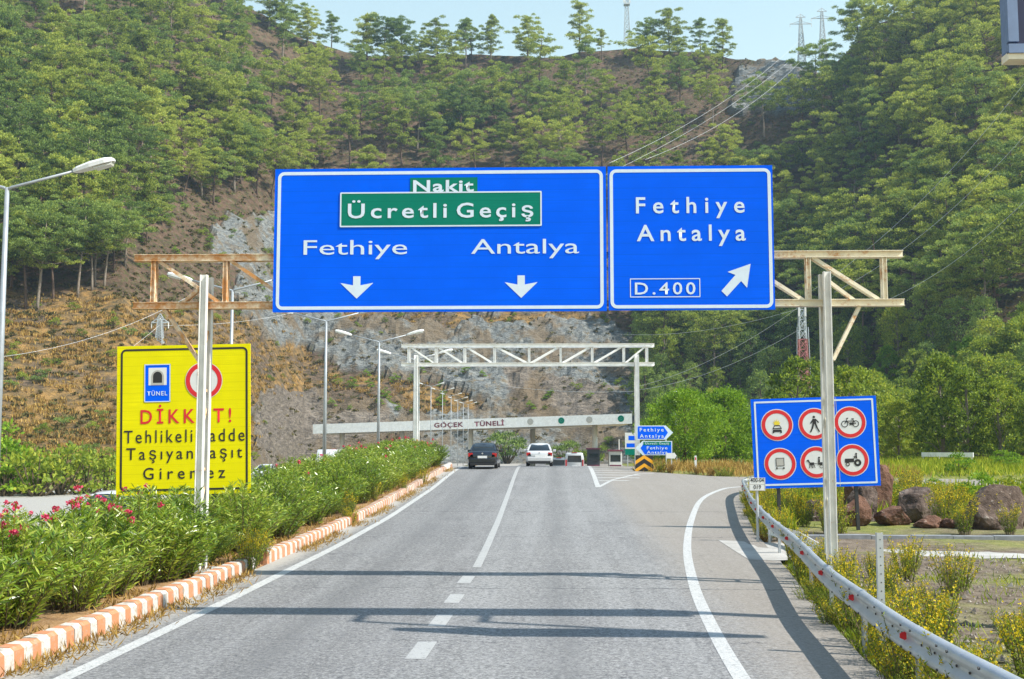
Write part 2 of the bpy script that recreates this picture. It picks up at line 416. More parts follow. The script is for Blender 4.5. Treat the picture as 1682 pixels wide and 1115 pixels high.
def m_stripe(name, col, worn):
    t = NT(name); p = t.pos(); f = t.noise(p, 9, 6, .7); g = t.noise(p, 30, 3, .6)
    c = t.mix(t.step(f, .52, .64), col, worn); c = t.mix(t.step(g, .6, .7), c, (.22, .19, .16))
    t.principled(c, .8, 0, t.bump(g, .4, .01)); return t.mat
M['kerb_white'] = m_stripe('kerb_white_paint', (.47, .445, .41), (.33, .27, .21))
M['kerb_orange'] = m_stripe('kerb_orange_paint', (.45, .185, .085), (.38, .24, .16))

# ================================================================== ROAD
def sheet(name, rows, mat, kind='structure'):
    """rows: list of lists of points, equal length"""
    n = len(rows[0]); vs = [p for r in rows for p in r]; fs = []
    for i in range(len(rows) - 1):
        for j in range(n - 1):
            a = i * n + j; fs.append((a, a + 1, a + n + 1, a + n))
    b = MB(); b.add(vs, fs); o = b.build(name, mat, None, True)
    return tag(o, kind=kind)

ys = list(np.arange(-30, 62.01, .5)) + [62.3, 62.6] + list(np.arange(63, 90, .5)) + list(np.arange(90, 215, 3.))
rows = []
for Y in ys:
    l, r = left_edge(Y), right_edge(Y); row = []
    xs = [l + (r - l) * k / 26 for k in range(27)]
    if r > 12: xs = list(np.linspace(l, 8, 18)) + list(np.linspace(8, r, 10))[1:]
    rows.append([(x, Y, zp(x, Y) - (.0)) for x in xs])
road = sheet('road', rows, M['asphalt'])
road.data.update()
# opposite carriageway beyond the planted median
rows = [[(x, Y, zo(Y) + .0) for x in np.linspace(-14.0, -36, 5)] for Y in list(np.arange(-30, 76, 2.)) + list(np.arange(76, 215, 6.))]
sheet('opposite_road', [[(x, y, z) for x, y, z in r] for r in rows], M['asphalt'])

def strip(b, pts, wd, lift=.004):
    """painted line along (x,y) points"""
    pts = [Vector((p[0], p[1], 0)) for p in pts]; L = []
    for i, p in enumerate(pts):
        a = (pts[min(i + 1, len(pts) - 1)] - pts[max(0, i - 1)]).normalized(); nrm = Vector((-a.y, a.x, 0))
        for k in (-1, 0, 1):
            q = p + nrm * (wd / 2 * k); L.append((q.x, q.y, zp(q.x, q.y) + lift))
    n = len(pts); b.add(L, [f for i in range(n - 1) for f in ((3 * i, 3 * i + 3, 3 * i + 4, 3 * i + 1), (3 * i + 1, 3 * i + 4, 3 * i + 5, 3 * i + 2))])
def dens(pts, step=.5):
    out = []
    for i in range(len(pts) - 1):
        a, c = pts[i], pts[i + 1]; n = max(1, int(math.hypot(c[0] - a[0], c[1] - a[1]) / step))
        out += [(lerp(a[0], c[0], k / n), lerp(a[1], c[1], k / n)) for k in range(n)]
    return out + [pts[-1]]
def spline(pts, n=10):
    P_ = [pts[0]] + list(pts) + [pts[-1]]; out = []
    for i in range(1, len(P_) - 2):
        for k in range(n):
            t = k / n; r = []
            for d in range(len(pts[0])):
                a, b, c, e = (P_[i - 1][d], P_[i][d], P_[i + 1][d], P_[i + 2][d])
                r.append(.5 * (2 * b + (c - a) * t + (2 * a - 5 * b + 4 * c - e) * t * t + (3 * b - a - 3 * c + e) * t ** 3))
            out.append(tuple(r))
    return out + [tuple(pts[-1])]
b = MB(); strip(b, dens([(-5.2, -25), (-5.2, 50), (-5.35, 62), (-5.5, 71), (-6.6, 75)]), .20); tag(b.build('left_edge_line', M['paint']), kind='structure')
b = MB(); strip(b, spline([(1.75, -25), (1.85, 5), (1.98, 12), (2.22, 17), (2.55, 21.5), (3.2, 28), (4.25, 36), (5.7, 45), (7.1, 51), (8.4, 54.3), (10.5, 55.8), (16, 57)], 12), .19); tag(b.build('right_edge_line', M['paint']), kind='structure')
b = MB(); strip(b, dens([(-1.53, 23.6), (-1.68, 37), (-1.88, 55), (-2.05, 72), (-2.2, 85)]), .17); tag(b.build('centre_line', M['worn_paint']), kind='structure')
b = MB()
for y0, y1 in ((3.6, 4.8), (6.2, 7.4), (8.7, 9.9), (11.15, 12.3), (13.65, 14.85), (16.1, 17.2), (18.45, 19.5), (21.0, 22.1)):
    strip(b, dens([(-1.60, y0), (-1.58, y1)]), .24)
tag(b.build('lane_dashes', M['worn_paint']), kind='structure')
b = MB(); strip(b, dens([(2.0, 51.2), (2.12, 60), (2.28, 72), (2.4, 84)]), .22); strip(b, dens([(2.05, 51.4), (2.9, 56.5), (4.6, 62.5), (5.6, 64)]), .16)
for k, yy in enumerate(np.arange(55.5, 69, 2.3)):
    x1 = min(2.2 + (yy - 51.2) * .30, 4.4); strip(b, dens([(2.2, yy), (x1 + .2, yy + .9 + .1 * k)]), .28)
tag(b.build('gore_markings', M['paint']), kind='structure')

# ================================================================== GROUND SHEET
def axis(segs):
    out = []
    for a, c, s in segs: out += list(np.arange(a, c - 1e-6, s))
    return out + [segs[-1][1]]
gx = axis([(-900, -200, 100), (-200, -40, 20), (-40, -15, 2.5), (-15, -5, .35), (-5, 2.5, 1.0), (2.5, 12, .35), (12, 24, .8), (24, 40, 2.5), (40, 200, 20), (200, 900, 100)])
gy = axis([(-300, -30, 45), (-30, 6, 3), (6, 40, .5), (40, 75, .7), (75, 130, 3), (130, 220, 10), (220, 1000, 130)])
grd = sheet('ground', [[(x, y, zg(x, y)) for x in gx] for y in gy], M['ground'])

# ================================================================== STRIPED KERB (left)
b = MB(); Y = 5.0; k = 0; L = .235
prof = [(0, -.06), (.015, .21), (.06, .25), (.22, .255), (.25, .22), (.25, 0)]
while Y < 68.5:
    b.cur = k % 2
    gone = (23.0 < Y < 23.9) or (34 < Y < 35.2)
    if not gone:
        xo = KERB_X + .012 * math.sin(Y * 1.7) - .0; z0 = zr(Y + L / 2) + rng.uniform(-.008, .008); t = rng.uniform(-.008, .008)
        vs = [(xo - px - t, Y + .004, z0 + pz) for px, pz in prof] + [(xo - px + t, Y + L - .004, z0 + pz) for px, pz in prof]
        n = len(prof)
        b.add(vs, [tuple(range(n))[::-1], tuple(range(n, 2 * n))] + [(i, i + 1, i + 1 + n, i + n) for i in range(n - 1)])
    Y += L; k += 1
kerb = b.build('striped_kerb', [M['kerb_white'], M['kerb_orange']]); tag(kerb, kind='structure')
# white nose of the kerb where the median ends
b = MB(); pts = spline([(-5.9, 64.0), (-5.9, 67.5), (-6.05, 70), (-6.6, 72), (-7.6, 73.2), (-8.8, 73.2), (-10.2, 72)], 6)
rows = []
for i, (x, y) in enumerate(pts):
    a = Vector((pts[min(i + 1, len(pts) - 1)][0] - pts[max(0, i - 1)][0], pts[min(i + 1, len(pts) - 1)][1] - pts[max(0, i - 1)][1], 0)).normalized(); nr = Vector((-a.y, a.x, 0))
    z0 = zr(y); rows.append([(x + nr.x * o, y + nr.y * o, z0 + h) for o, h in ((0, -.05), (.02, .24), (.07, .28), (.30, .28), (.33, .1))])
sheet('kerb_nose', rows, M['kerb_white'])

# ================================================================== CONCRETE PATH WITH ITS KERB (right)
rows = []
for x in np.arange(4.2, 34.1, .5):
    t = max(0, (x - 4)) ; y0 = 25.0 + .10 * min(t, 14); y1 = 29.6 - .03 * min(t, 14)
    if x < 4.7: y0 = 25.3; y1 = 29.9
    zz = .015 if x > 4.5 else .006
    rows.append([(x, yy, max(zp(x, yy) + .006, zz + .02) if x < 4.8 else .065) for yy in np.linspace(y0, y1, 6)])
sheet('concrete_path', rows, M['concrete'])
b = MB()
for i in range(26):
    x0 = 6.0 + i * 1.0
    if i in (9,): continue
    x1 = x0 + .985; y = lambda x: 29.75 - .03 * min(max(0, x - 4), 14)
    dz = rng.uniform(-.012, .012)
    b.add([(x0, y(x0), -.1), (x1, y(x1), -.1), (x1, y(x1), .24 + dz), (x0, y(x0), .24 + dz), (x0, y(x0) + .18, -.1), (x1, y(x1) + .18, -.1), (x1, y(x1) + .18, .25 + dz), (x0, y(x0) + .18, .25 + dz)],
          [(0, 1, 2, 3), (3, 2, 6, 7), (5, 4, 7, 6), (0, 3, 7, 4), (1, 5, 6, 2)])
tag(b.build('path_kerb', M['kerbstone']), kind='structure')

# ================================================================== HILLSIDE
COLS = {
 -900: [(800, 60), (600, 110), (430, 160), (0, 270), (-330, 380)],
 0: [(800, 95), (700, 122), (600, 150), (440, 182), (250, 217), (0, 282), (-150, 345)],
 200: [(795, 100), (720, 122), (600, 152), (450, 185), (300, 217), (150, 257), (0, 302), (-90, 350)],
 400: [(775, 150), (700, 172), (640, 180), (560, 200), (500, 215), (390, 235), (300, 252), (150, 295), (10, 345)],
 500: [(755, 205), (690, 213), (640, 220), (590, 234), (520, 247), (400, 266), (280, 290), (150, 325), (68, 352)],
 620: [(752, 208), (700, 214), (650, 220), (600, 232), (540, 240), (510, 252), (400, 268), (280, 292), (180, 322), (92, 352)],
 760: [(750, 210), (690, 220), (640, 227), (600, 236), (540, 244), (505, 254), (400, 272), (280, 300), (180, 330), (88, 355)],
 900: [(750, 210), (700, 220), (640, 228), (600, 236), (550, 243), (500, 256), (400, 275), (280, 302), (180, 330), (96, 355)],
 1050: [(750, 205), (705, 214), (600, 238), (500, 256), (400, 278), (280, 302), (180, 328), (76, 355)],
 1180: [(752, 190), (690, 208), (600, 235), (500, 256), (400, 277), (280, 302), (180, 326), (90, 352)],
 1290: [(758, 175), (650, 212), (560, 235), (450, 257), (300, 287), (200, 307), (106, 332)],
 1350: [(762, 160), (650, 200), (560, 225), (450, 250), (300, 282), (200, 304), (120, 328)],
 1390: [(764, 152), (650, 188), (560, 213), (450, 240), (300, 272), (200, 297), (88, 325)],
 1440: [(766, 142), (650, 176), (560, 200), (450, 226), (300, 260), (150, 290), (36, 316)],
 1520: [(768, 130), (700, 150), (600, 175), (450, 206), (300, 238), (150, 268), (12, 302)],
 1682: [(768, 105), (650, 135), (500, 168), (300, 212), (100, 254), (-80, 300)],
 2500: [(768, 85), (500, 150), (200, 220), (-220, 300)],
}
NR = 190
CK = sorted(COLS); CT = {}
tt = np.linspace(0, 1, NR)
for u in CK:
    pv = np.array([p[0] for p in COLS[u]], float); py = np.array([p[1] for p in COLS[u]], float)
    tf = (pv[0] - pv) / (pv[0] - pv[-1]); CT[u] = (pv[0], pv[-1], np.interp(tt, tf, py))
def colat(u):
    u = min(max(u, CK[0]), CK[-1]); i = max(0, min(len(CK) - 2, int(np.searchsorted(CK, u) - 1)))
    a, c = CK[i], CK[i + 1]; t = (u - a) / (c - a); ts = t
    A, B = CT[a], CT[c]
    return A[0] + (B[0] - A[0]) * ts, A[1] + (B[1] - A[1]) * ts, A[2] + (B[2] - A[2]) * ts
def inpoly(x, y, poly):
    r = False; j = len(poly) - 1
    for i in range(len(poly)):
        xi, yi = poly[i]; xj, yj = poly[j]
        if (yi > y) != (yj > y) and x < (xj - xi) * (y - yi) / (yj - yi) + xi: r = not r
        j = i
    return r
ROCK = [[(340, 372), (455, 352), (490, 430), (480, 530), (380, 525), (405, 455), (345, 405)],
        [(400, 440), (760, 430), (960, 505), (1045, 560), (1055, 695), (905, 700), (760, 645), (640, 622), (540, 590), (430, 560), (395, 520)],
        [(1200, 120), (1262, 95), (1350, 118), (1335, 185), (1205, 182)], [(560, 640), (1045, 640), (1050, 760), (840, 770), (700, 745)]]
BROWN = [[(425, 650), (590, 640), (640, 700), (630, 760), (410, 770)], [(820, 610), (1000, 640), (1040, 720), (850, 700)]]
BENCH = [[(560, 512), (980, 515), (1000, 535), (560, 532)], [(520, 600), (800, 655), (800, 690), (600, 670), (430, 640), (440, 600)]]
OCHRE = [(-400, 470), (140, 470), (260, 500), (420, 520), (500, 570), (560, 640), (420, 660), (420, 790), (-400, 800)]
REDS = [(1040, 190), (1190, 110), (1300, 190), (1260, 300), (1150, 420), (1000, 330)]
def masks(u, v):
    wu = noise.noise((u * .02, v * .02, 0)) * 22 + noise.noise((u * .07, v * .07, 4)) * 9
    wv = noise.noise((u * .02, v * .02, 9)) * 18 + noise.noise((u * .07, v * .07, 6)) * 8
    U, V = u + wu, v + wv
    r = any(inpoly(U, V, p) for p in ROCK); br = any(inpoly(U, V, p) for p in BROWN)
    bench = any(inpoly(U, V, p) for p in BENCH)
    oc = inpoly(U, V, OCHRE)
    if bench: return 0., 0., 1.
    return float(r or br), float(br), float(oc and not br)
def disp(x, y, rk=0.):
    d = noise.noise((x * .045, y * .045, 0)) * 1.5 + noise.noise((x * .16, y * .16, 5)) * .55 + noise.noise((x * .5, y * .5, 2)) * .18
    if rk > 0:
        d += rk * ((1 - abs(noise.noise((x * .16 + 3, y * .11, 8)))) * 2.4 - 1.4 + (.5 - abs(noise.noise((x * .34 + y * .18, y * .30, 1)))) * 1.8 + (.5 - abs(noise.noise((x * .8, y * .7, 3)))) * .7)
    return d
us = list(range(-900, -100, 25)) + list(range(-100, 1790, 6)) + list(range(1790, 2501, 25))
vs, cols = [], []
nrow = NR + 4
for u in us:
    v0, v1, Ys = colat(u)
    p = P(u, v0, Ys[0]); vs.append((p.x, p.y - 6, p.z - 4)); cols.append((0, 0, 0))
    for i, t in enumerate(tt):
        v = v0 + (v1 - v0) * t
        if t < .02: v += 0
        mk = masks(u, v) if -100 <= u <= 1790 else (0, 0, float(v > 470 and u < 0))
        p = P(u, v, Ys[i]); fade = smooth(0, .06, t)
        vs.append((p.x, p.y, p.z + disp(p.x, p.y, mk[0]) * fade)); cols.append(mk)
    q = Vector(vs[-1]); dr = Vector((q.x, q.y, 0)).normalized()
    for dd, dz in ((15, -2), (70, -28), (200, -90)):
        e = q + dr * dd; vs.append((e.x, e.y, e.z + dz)); cols.append((0, 0, 0))
nc = len(us); fs = []
for i in range(nc - 1):
    for j in range(nrow - 1):
        a = i * nrow + j; fs.append((a, a + nrow, a + nrow + 1, a + 1))
def m_hill():
    t = NT('hillside_ground'); p = t.pos()
    at = t.n('ShaderNodeAttribute', attribute_name='cover'); sp = t.n('ShaderNodeSeparateColor'); t.l(at.outputs['Color'], sp.inputs[0])
    rk, br, oc = sp.outputs[0], sp.outputs[1], sp.outputs[2]
    a = t.noise(p, .08, 6, .6); b = t.noise(p, .5, 6, .7); c_ = t.noise(p, 2.2, 5, .7)
    soil = t.ramp(b, [(.28, (.03, .03, .015)), (.42, (.085, .06, .04)), (.55, (.15, .092, .062)), (.66, (.17, .13, .09)), (.80, (.27, .22, .16))])
    d_ = t.noise(p, 1.1, 5, .75); soil = t.mix(t.step(d_, .50, .60), soil, t.ramp(c_, [(.35, (.035, .045, .016)), (.65, (.10, .10, .035))]))
    och = t.ramp(b, [(.28, (.05, .05, .022)), (.42, (.13, .095, .05)), (.54, (.27, .17, .065)), (.66, (.38, .22, .075)), (.8, (.42, .30, .13))])
    och = t.mix(t.step(a, .50, .58), och, t.ramp(d_, [(.35, (.045, .05, .02)), (.5, (.12, .085, .06)), (.65, (.22, .16, .10))]))
    mp = t.n('ShaderNodeMapping'); t.l(p, mp.inputs[0]); mp.inputs['Rotation'].default_value = (R(25), R(-38), R(20)); mp.inputs['Scale'].default_value = (1, 1, 3.2)
    lay = t.noise(mp.outputs[0], .55, 7, .72, .8)
    rock = t.ramp(lay, [(.25, (.035, .043, .05)), (.40, (.13, .142, .145)), (.56, (.235, .245, .235)), (.75, (.40, .395, .365))])
    rock = t.mix(t.step(b, .52, .64), rock, (.19, .15, .095))
    brk = t.ramp(lay, [(.25, (.06, .05, .042)), (.5, (.19, .16, .13)), (.75, (.34, .29, .235))])
    c = t.mix(oc, soil, och); c = t.mix(rk, c, t.mix(br, rock, brk))
    c = t.mix(t.math('MULTIPLY', rk, t.step(t.noise(p, 1.7, 6, .8), .53, .62)), c, t.mix(.7, c, (.045, .05, .05)))
    c = t.mix(t.math('MULTIPLY', rk, t.math('MULTIPLY', t.step(a, .50, .57), .8)), c, (.17, .125, .075))
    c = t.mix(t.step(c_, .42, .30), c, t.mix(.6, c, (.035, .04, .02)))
    h = t.math('ADD', t.math('MULTIPLY', lay, 1.0), t.math('MULTIPLY', c_, .35))
    t.principled(c, .95, 0, t.bump(h, .9, .9), .15); return t.mat
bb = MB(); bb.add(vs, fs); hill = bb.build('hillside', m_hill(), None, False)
ca = hill.data.color_attributes.new('cover', 'FLOAT_COLOR', 'POINT')
ca.data.foreach_set('color', np.array([(*c, 1) for c in cols], np.float32).ravel())
tag(hill, kind='structure')

def hill_pt(u, v):
    """a point on the hillside seen at photo pixel (u,v)"""
    v0, v1, Ys = colat(u); t = (v0 - v) / (v0 - v1)
    Y = float(np.interp(t, tt, Ys)); p = P(u, v, Y)
    rk = masks(u, v)[0]
    return Vector((p.x, p.y, p.z + disp(p.x, p.y, rk) * smooth(0, .06, t)))
# ================================================================== VEGETATION PROTOTYPES
def leaf_tris(centers, dirs, ln, wd):
    """pointed two-triangle leaves: centers (N,3), dirs (N,3) unit, ln/wd arrays"""
    n = len(centers)
    rnd = nrng.normal(size=(n, 3)); side = np.cross(dirs, rnd); side /= np.linalg.norm(side, axis=1, keepdims=True) + 1e-9
    ln = np.broadcast_to(np.asarray(ln, float), (n,))[:, None]; wd = np.broadcast_to(np.asarray(wd, float), (n,))[:, None]
    a = centers - dirs * ln * .5; b = centers + side * wd * .5 - dirs * ln * .04; c = centers + dirs * ln * .5; d = centers - side * wd * .5 - dirs * ln * .04
    return np.stack([a, b, c, d], 1).reshape(-1, 3)
def unit(v): return v / (np.linalg.norm(v, axis=-1, keepdims=True) + 1e-9)

def clump_leaves(c, rad, n, ln, wd, upbias=.5, shell=.55):
    d = unit(nrng.normal(size=(n, 3)))
    d[:, 2] = np.where(d[:, 2] < -.25, -d[:, 2] * .6, d[:, 2])
    r = shell + (1 - shell) * nrng.random((n, 1)) ** .7
    pos = np.array(c) + d * r * np.array(rad)
    dr = unit(d + nrng.normal(size=(n, 3)) * .6 + np.array([0, 0, upbias]))
    return leaf_tris(pos, dr, ln * nrng.uniform(.7, 1.3, n), wd * nrng.uniform(.7, 1.3, n))

def pine_mesh(kind, H, seed, leafmat, fine=1.0):
    """trunk object data and crown object data for one kind of pine; foot at the origin"""
    r = random.Random(seed); global nrng
    nrng = np.random.default_rng(seed)
    b = MB(); lean = r.uniform(-.09, .09) * H if kind != 'leaning' else .24 * H; la = r.uniform(0, 2 * PI)
    def axis_pt(t):
        s = lean * t ** 1.5; wob = .012 * H * math.sin(t * 7 + seed)
        return Vector((math.cos(la) * s + wob, math.sin(la) * s + wob * .6, t * H))
    top = .95
    ts = [i / 9 * top for i in range(10)]; r0 = .017 * H
    b.tube([axis_pt(t) - Vector((0, 0, .5 if t == 0 else 0)) for t in ts], [r0 * (1 - t * .85) for t in ts], 7)
    L = []
    base = {'umbrella': .45, 'broad': .24, 'conical': .16, 'slender': .36, 'leaning': .5, 'open': .30}[kind]
    nl = {'umbrella': 24, 'broad': 34, 'conical': 32, 'slender': 24, 'leaning': 17, 'open': 22}[kind]
    spread = {'umbrella': .38, 'broad': .37, 'conical': .27, 'slender': .23, 'leaning': .34, 'open': .36}[kind]
    for i in range(nl):
        f = (i + r.random() * .8) / nl; t = base + (top - base) * f
        if kind in ('conical', 'slender'): rad = spread * H * (1.05 - f) ** .75
        elif kind in ('umbrella', 'leaning'): rad = spread * H * (.45 + .65 * math.sin(PI * min(1, f * .85 + .1)))
        else: rad = spread * H * (.55 + .5 * math.sin(PI * min(1, f * .9 + .1))) * (1 - .35 * f)
        rad *= r.uniform(.65, 1.12)
        az = i * 2.4 + r.uniform(-.5, .5); p0 = axis_pt(t)
        rise = rad * r.uniform(.1, .5)
        p1 = p0 + Vector((math.cos(az) * rad, math.sin(az) * rad, rise)); pm = p0.lerp(p1, .5) + Vector((0, 0, -.05 * rad))
        b.tube([p0, pm, p1], [r0 * .34 * (1 - t * .6), r0 * .22 * (1 - t * .5), r0 * .06], 5, False)
        nk = max(2, int(rad / (.072 * H)))
        for k in range(nk):
            q = p0.lerp(p1, .38 + .70 * k / max(1, nk - 1)) if nk > 1 else p1
            q = q + Vector((r.gauss(0, .045), r.gauss(0, .045), r.uniform(-.03, .06))) * H
            s = H * r.uniform(.042, .072)
            n = int(150 * fine * (s / (.06 * H)) ** 2)
            L.append(clump_leaves(q, (s * 1.2, s * 1.2, s * .74), n, .023 * H, .0095 * H, .6, .3))
    q = axis_pt(top) + Vector((0, 0, .01 * H))
    L.append(clump_leaves(q, (.05 * H, .05 * H, .055 * H), int(180 * fine), .024 * H, .0095 * H, .9, .3))
    return b, np.concatenate(L)

def make_pine(kind, H, seed, leafmat, fine=1.0, bark='trunk'):
    root = thing('pine_tree', 'pine', 'tree')
    b, lv = pine_mesh(kind, H, seed, leafmat, fine)
    b.build('trunk', M[bark], root, True); np_mesh('crown', lv, 4, M[leafmat], root)
    return root

def make_broad(H, W, seed, leafmat, n=5200, trunk=.14, name='broadleaf_tree', leaf=.30, lw=.15, drop=.12, tall=1.0, clumps=60):
    global nrng
    r = random.Random(seed); nrng = np.random.default_rng(seed)
    root = thing(name, 'tree', 'tree'); b = MB(); L = []
    r0 = .018 * H + .03
    b.tube([(0, 0, -.4), (.02 * H, 0, .3 * H), (0, .02 * H, .62 * H), (.01 * H, 0, .88 * H)], [r0, r0 * .75, r0 * .45, r0 * .12], 7)
    cen = []
    for i in range(clumps):
        f = (i + r.random()) / clumps; z = drop + (1 - drop) * f ** .9
        prof = math.sin(PI * min(1, (f * .80 + .17))) ** .7
        rad = W / 2 * prof * r.uniform(.45, 1.0); az = i * 2.4 + r.uniform(-.6, .6)
        c = Vector((math.cos(az) * rad, math.sin(az) * rad, z * H * .94))
        cen.append(c)
        if i % 4 == 0: b.tube([(0, 0, max(.1, z - .25) * H), c * .55 + Vector((0, 0, z * H * .36)), c], [r0 * .3, r0 * .18, r0 * .05], 5, False)
        s = W * r.uniform(.09, .17)
        L.append(clump_leaves(c, (s, s, s * .8 * tall), int(n / clumps), leaf, lw, .35, .35))
    b.build('trunk', M['palebark' if leafmat == 'broad' else 'trunk'], root, True); np_mesh('crown', np.concatenate(L), 4, M[leafmat], root)
    return root

def make_shrub(H, W, seed, leafmat, n=900, name='shrub', leaf=.16, lw=.09):
    global nrng
    r = random.Random(seed); nrng = np.random.default_rng(seed)
    root = thing(name, 'shrub', 'shrub'); b = MB(); L = []
    k = 14
    for i in range(k):
        az = i * 2.4; rad = W / 2 * math.sqrt((i + .5) / k) * .8; z = H * r.uniform(.14, .8) * (1 - .40 * (rad / (W / 2)) ** 2)
        c = Vector((math.cos(az) * rad, math.sin(az) * rad, z)); s = W * r.uniform(.14, .22)
        b.tube([(0, 0, -.1), c * .5 + Vector((0, 0, -.05 * H)), c], [.03 * H, .018 * H, .006 * H], 4, False)
        L.append(clump_leaves(c, (s, s, s * .75), n // k, leaf, lw, .5, .3))
    b.build('stem', M['stem'], root); np_mesh('foliage', np.concatenate(L), 4, M[leafmat], root)
    return root

def make_oleander(seed, H=1.6, W=1.9, flowers=0, nst=70, per=52):
    """arching stems carrying whorls of long narrow leaves"""
    global nrng
    r = random.Random(seed); nrng = np.random.default_rng(seed)
    root = thing('oleander_shrub', 'oleander', 'shrub'); b = MB(); C, D, Ln = [], [], []; tips = []
    for i in range(nst):
        az = r.uniform(0, 2 * PI); rad = W / 2 * math.sqrt(r.random()); top = H * r.uniform(.68, 1.05) * (1 - .42 * (rad / (W / 2)) ** 2.2)
        p0 = Vector((math.cos(az) * rad * .30, math.sin(az) * rad * .30, -.05)); p2 = Vector((math.cos(az) * rad, math.sin(az) * rad, top))
        p1 = p0.lerp(p2, .5) + Vector((0, 0, .22 * top)) - Vector((math.cos(az), math.sin(az), 0)) * rad * .15
        pts = [p0 * (1 - t) ** 2 + p1 * 2 * t * (1 - t) + p2 * t * t for t in (0, .25, .5, .75, 1)]
        b.tube(pts, [.012, .010, .008, .006, .003], 4, False)
        for k in range(per):
            t = .10 + .92 * (k / per) ** .85; t = min(t, 1)
            q = p0 * (1 - t) ** 2 + p1 * 2 * t * (1 - t) + p2 * t * t
            ax = (p1 * (1 - t) + p2 * t - p0 * (1 - t) - p1 * t).normalized()
            a2 = k * 2.1 + r.uniform(-.4, .4); side = Vector((math.cos(a2), math.sin(a2), 0))
            d = (side * r.uniform(.6, 1.0) + ax * r.uniform(.25, 1.0) + Vector((0, 0, r.uniform(-.35, .25)))).normalized()
            l = r.uniform(.11, .19)
            C.append(q + d * l * .5); D.append(d); Ln.append(l)
        tips.append(p2)
    n = len(C); Ln = np.array(Ln)
    lv = leaf_tris(np.array(C), np.array(D), Ln, Ln * r.uniform(.17, .20))
    b.build('stem', M['stem'], root); np_mesh('foliage', lv, 4, M['oleander'], root)
    tips.sort(key=lambda p: -p.z)
    for j in range(flowers):
        q = tips[(j * 3) % len(tips)] + Vector((0, 0, .05)); m = 30
        d = unit(nrng.normal(size=(m, 3)) + np.array([0, 0, .5])); c = np.array(q) + d * np.array([.075, .075, .06]) * nrng.uniform(.4, 1, (m, 1))
        np_mesh('blossom_cluster', leaf_tris(c, unit(d + nrng.normal(size=(m, 3)) * .8), .055, .042), 4, M['pink'], root)
    return root

def make_weed(seed, H=.8, W=.8, flowers=True, nst=34, leafmat='weed', ln=.075):
    global nrng
    r = random.Random(seed); nrng = np.random.default_rng(seed)
    root = thing('weed_plant', 'weed', 'plant'); b = MB(); C, D, Ln = [], [], []; FC = []
    for i in range(nst):
        az = r.uniform(0, 2 * PI); rad = W / 2 * math.sqrt(r.random()); top = H * r.uniform(.5, 1.05)
        p0 = Vector((math.cos(az) * rad * .35, math.sin(az) * rad * .35, -.04)); p2 = Vector((math.cos(az) * rad * 1.1, math.sin(az) * rad * 1.1, top)); p1 = p0.lerp(p2, .5) + Vector((0, 0, .12 * top))
        b.tube([p0, p1, p2], [.006, .005, .002], 3, False)
        for k in range(26):
            t = .12 + .88 * k / 26; q = p0 * (1 - t) ** 2 + p1 * 2 * t * (1 - t) + p2 * t * t
            a2 = r.uniform(0, 2 * PI); d = Vector((math.cos(a2) * .7, math.sin(a2) * .7, r.uniform(.2, 1.1))).normalized(); l = ln * r.uniform(.6, 1.3) * (1.15 - .5 * t)
            C.append(q + d * l * .5); D.append(d); Ln.append(l)
        if flowers and r.random() < .75:
            for k in range(12):
                t = r.uniform(.62, 1.02); q = p0 * (1 - t) ** 2 + p1 * 2 * t * (1 - t) + p2 * t * t
                FC.append(q + Vector((r.gauss(0, .022), r.gauss(0, .022), r.gauss(0, .02))))
    Ln = np.array(Ln)
    b.build('stem', M['stem'], root); np_mesh('foliage', leaf_tris(np.array(C), np.array(D), Ln, Ln * .26), 4, M[leafmat], root)
    if FC:
        n = len(FC); np_mesh('blossom', leaf_tris(np.array(FC), unit(nrng.normal(size=(n, 3)) + np.array([0, 0, .6])), .036, .026), 4, M['yflower'], root)
    return root

def place(proto_used, proto, loc, rz, sc, label, cat, group):
    if id(proto) not in proto_used: o = proto; proto_used.add(id(proto))
    else: o = copy_tree(proto)
    o.location = loc; o.rotation_euler = (0, 0, rz); o.scale = (sc, sc, sc) if not isinstance(sc, tuple) else sc
    for k in ('label', 'category', 'group'):
        if k in o: del o[k]
    return tag(o, label, cat, group)
USED = set()
ORD = ['', 'first', 'second', 'third', 'fourth', 'fifth', 'sixth', 'seventh', 'eighth', 'ninth', 'tenth', 'eleventh', 'twelfth', 'thirteenth', 'fourteenth', 'fifteenth', 'sixteenth', 'seventeenth', 'eighteenth', 'nineteenth', 'twentieth']
def ordinal(n):
    if n <= 20: return ORD[n]
    tens = {2: 'twenty', 3: 'thirty', 4: 'forty', 5: 'fifty'}[n // 10]
    return tens + '-' + ORD[n % 10] if n % 10 else {'twenty': 'twentieth', 'thirty': 'thirtieth', 'forty': 'fortieth', 'fifty': 'fiftieth'}[tens]

# ------------------------------------------------------------------ pines on the hillside
PK = [('umbrella', 'flat-topped'), ('broad', 'broad-crowned'), ('conical', 'cone-shaped'), ('slender', 'slender'), ('open', 'open-branched'), ('leaning', 'leaning')]
PINES = {}
for i, (k, w_) in enumerate(PK):
    for j in range(2 if k != 'leaning' else 1):
        for mt in (('pine',) if k in ('leaning',) else ('pine', 'pine_dark') if j == 0 else ('pine',)):
            PINES.setdefault(k, []).append(make_pine(k, 14.0, 100 + i * 10 + j * 3 + (5 if mt == 'pine_dark' else 0), mt, 1.15, 'palebark' if (i + j) % 3 == 0 else 'trunk'))
def lower_v(u): return float(np.interp(u, [-150, 0, 100, 190, 235, 275, 330, 440, 520, 900, 980, 1040, 1100, 1200, 1290, 1300, 1400, 1700, 1900], [520, 505, 490, 472, 440, 395, 345, 338, 330, 330, 500, 560, 640, 655, 640, 620, 600, 560, 540]))
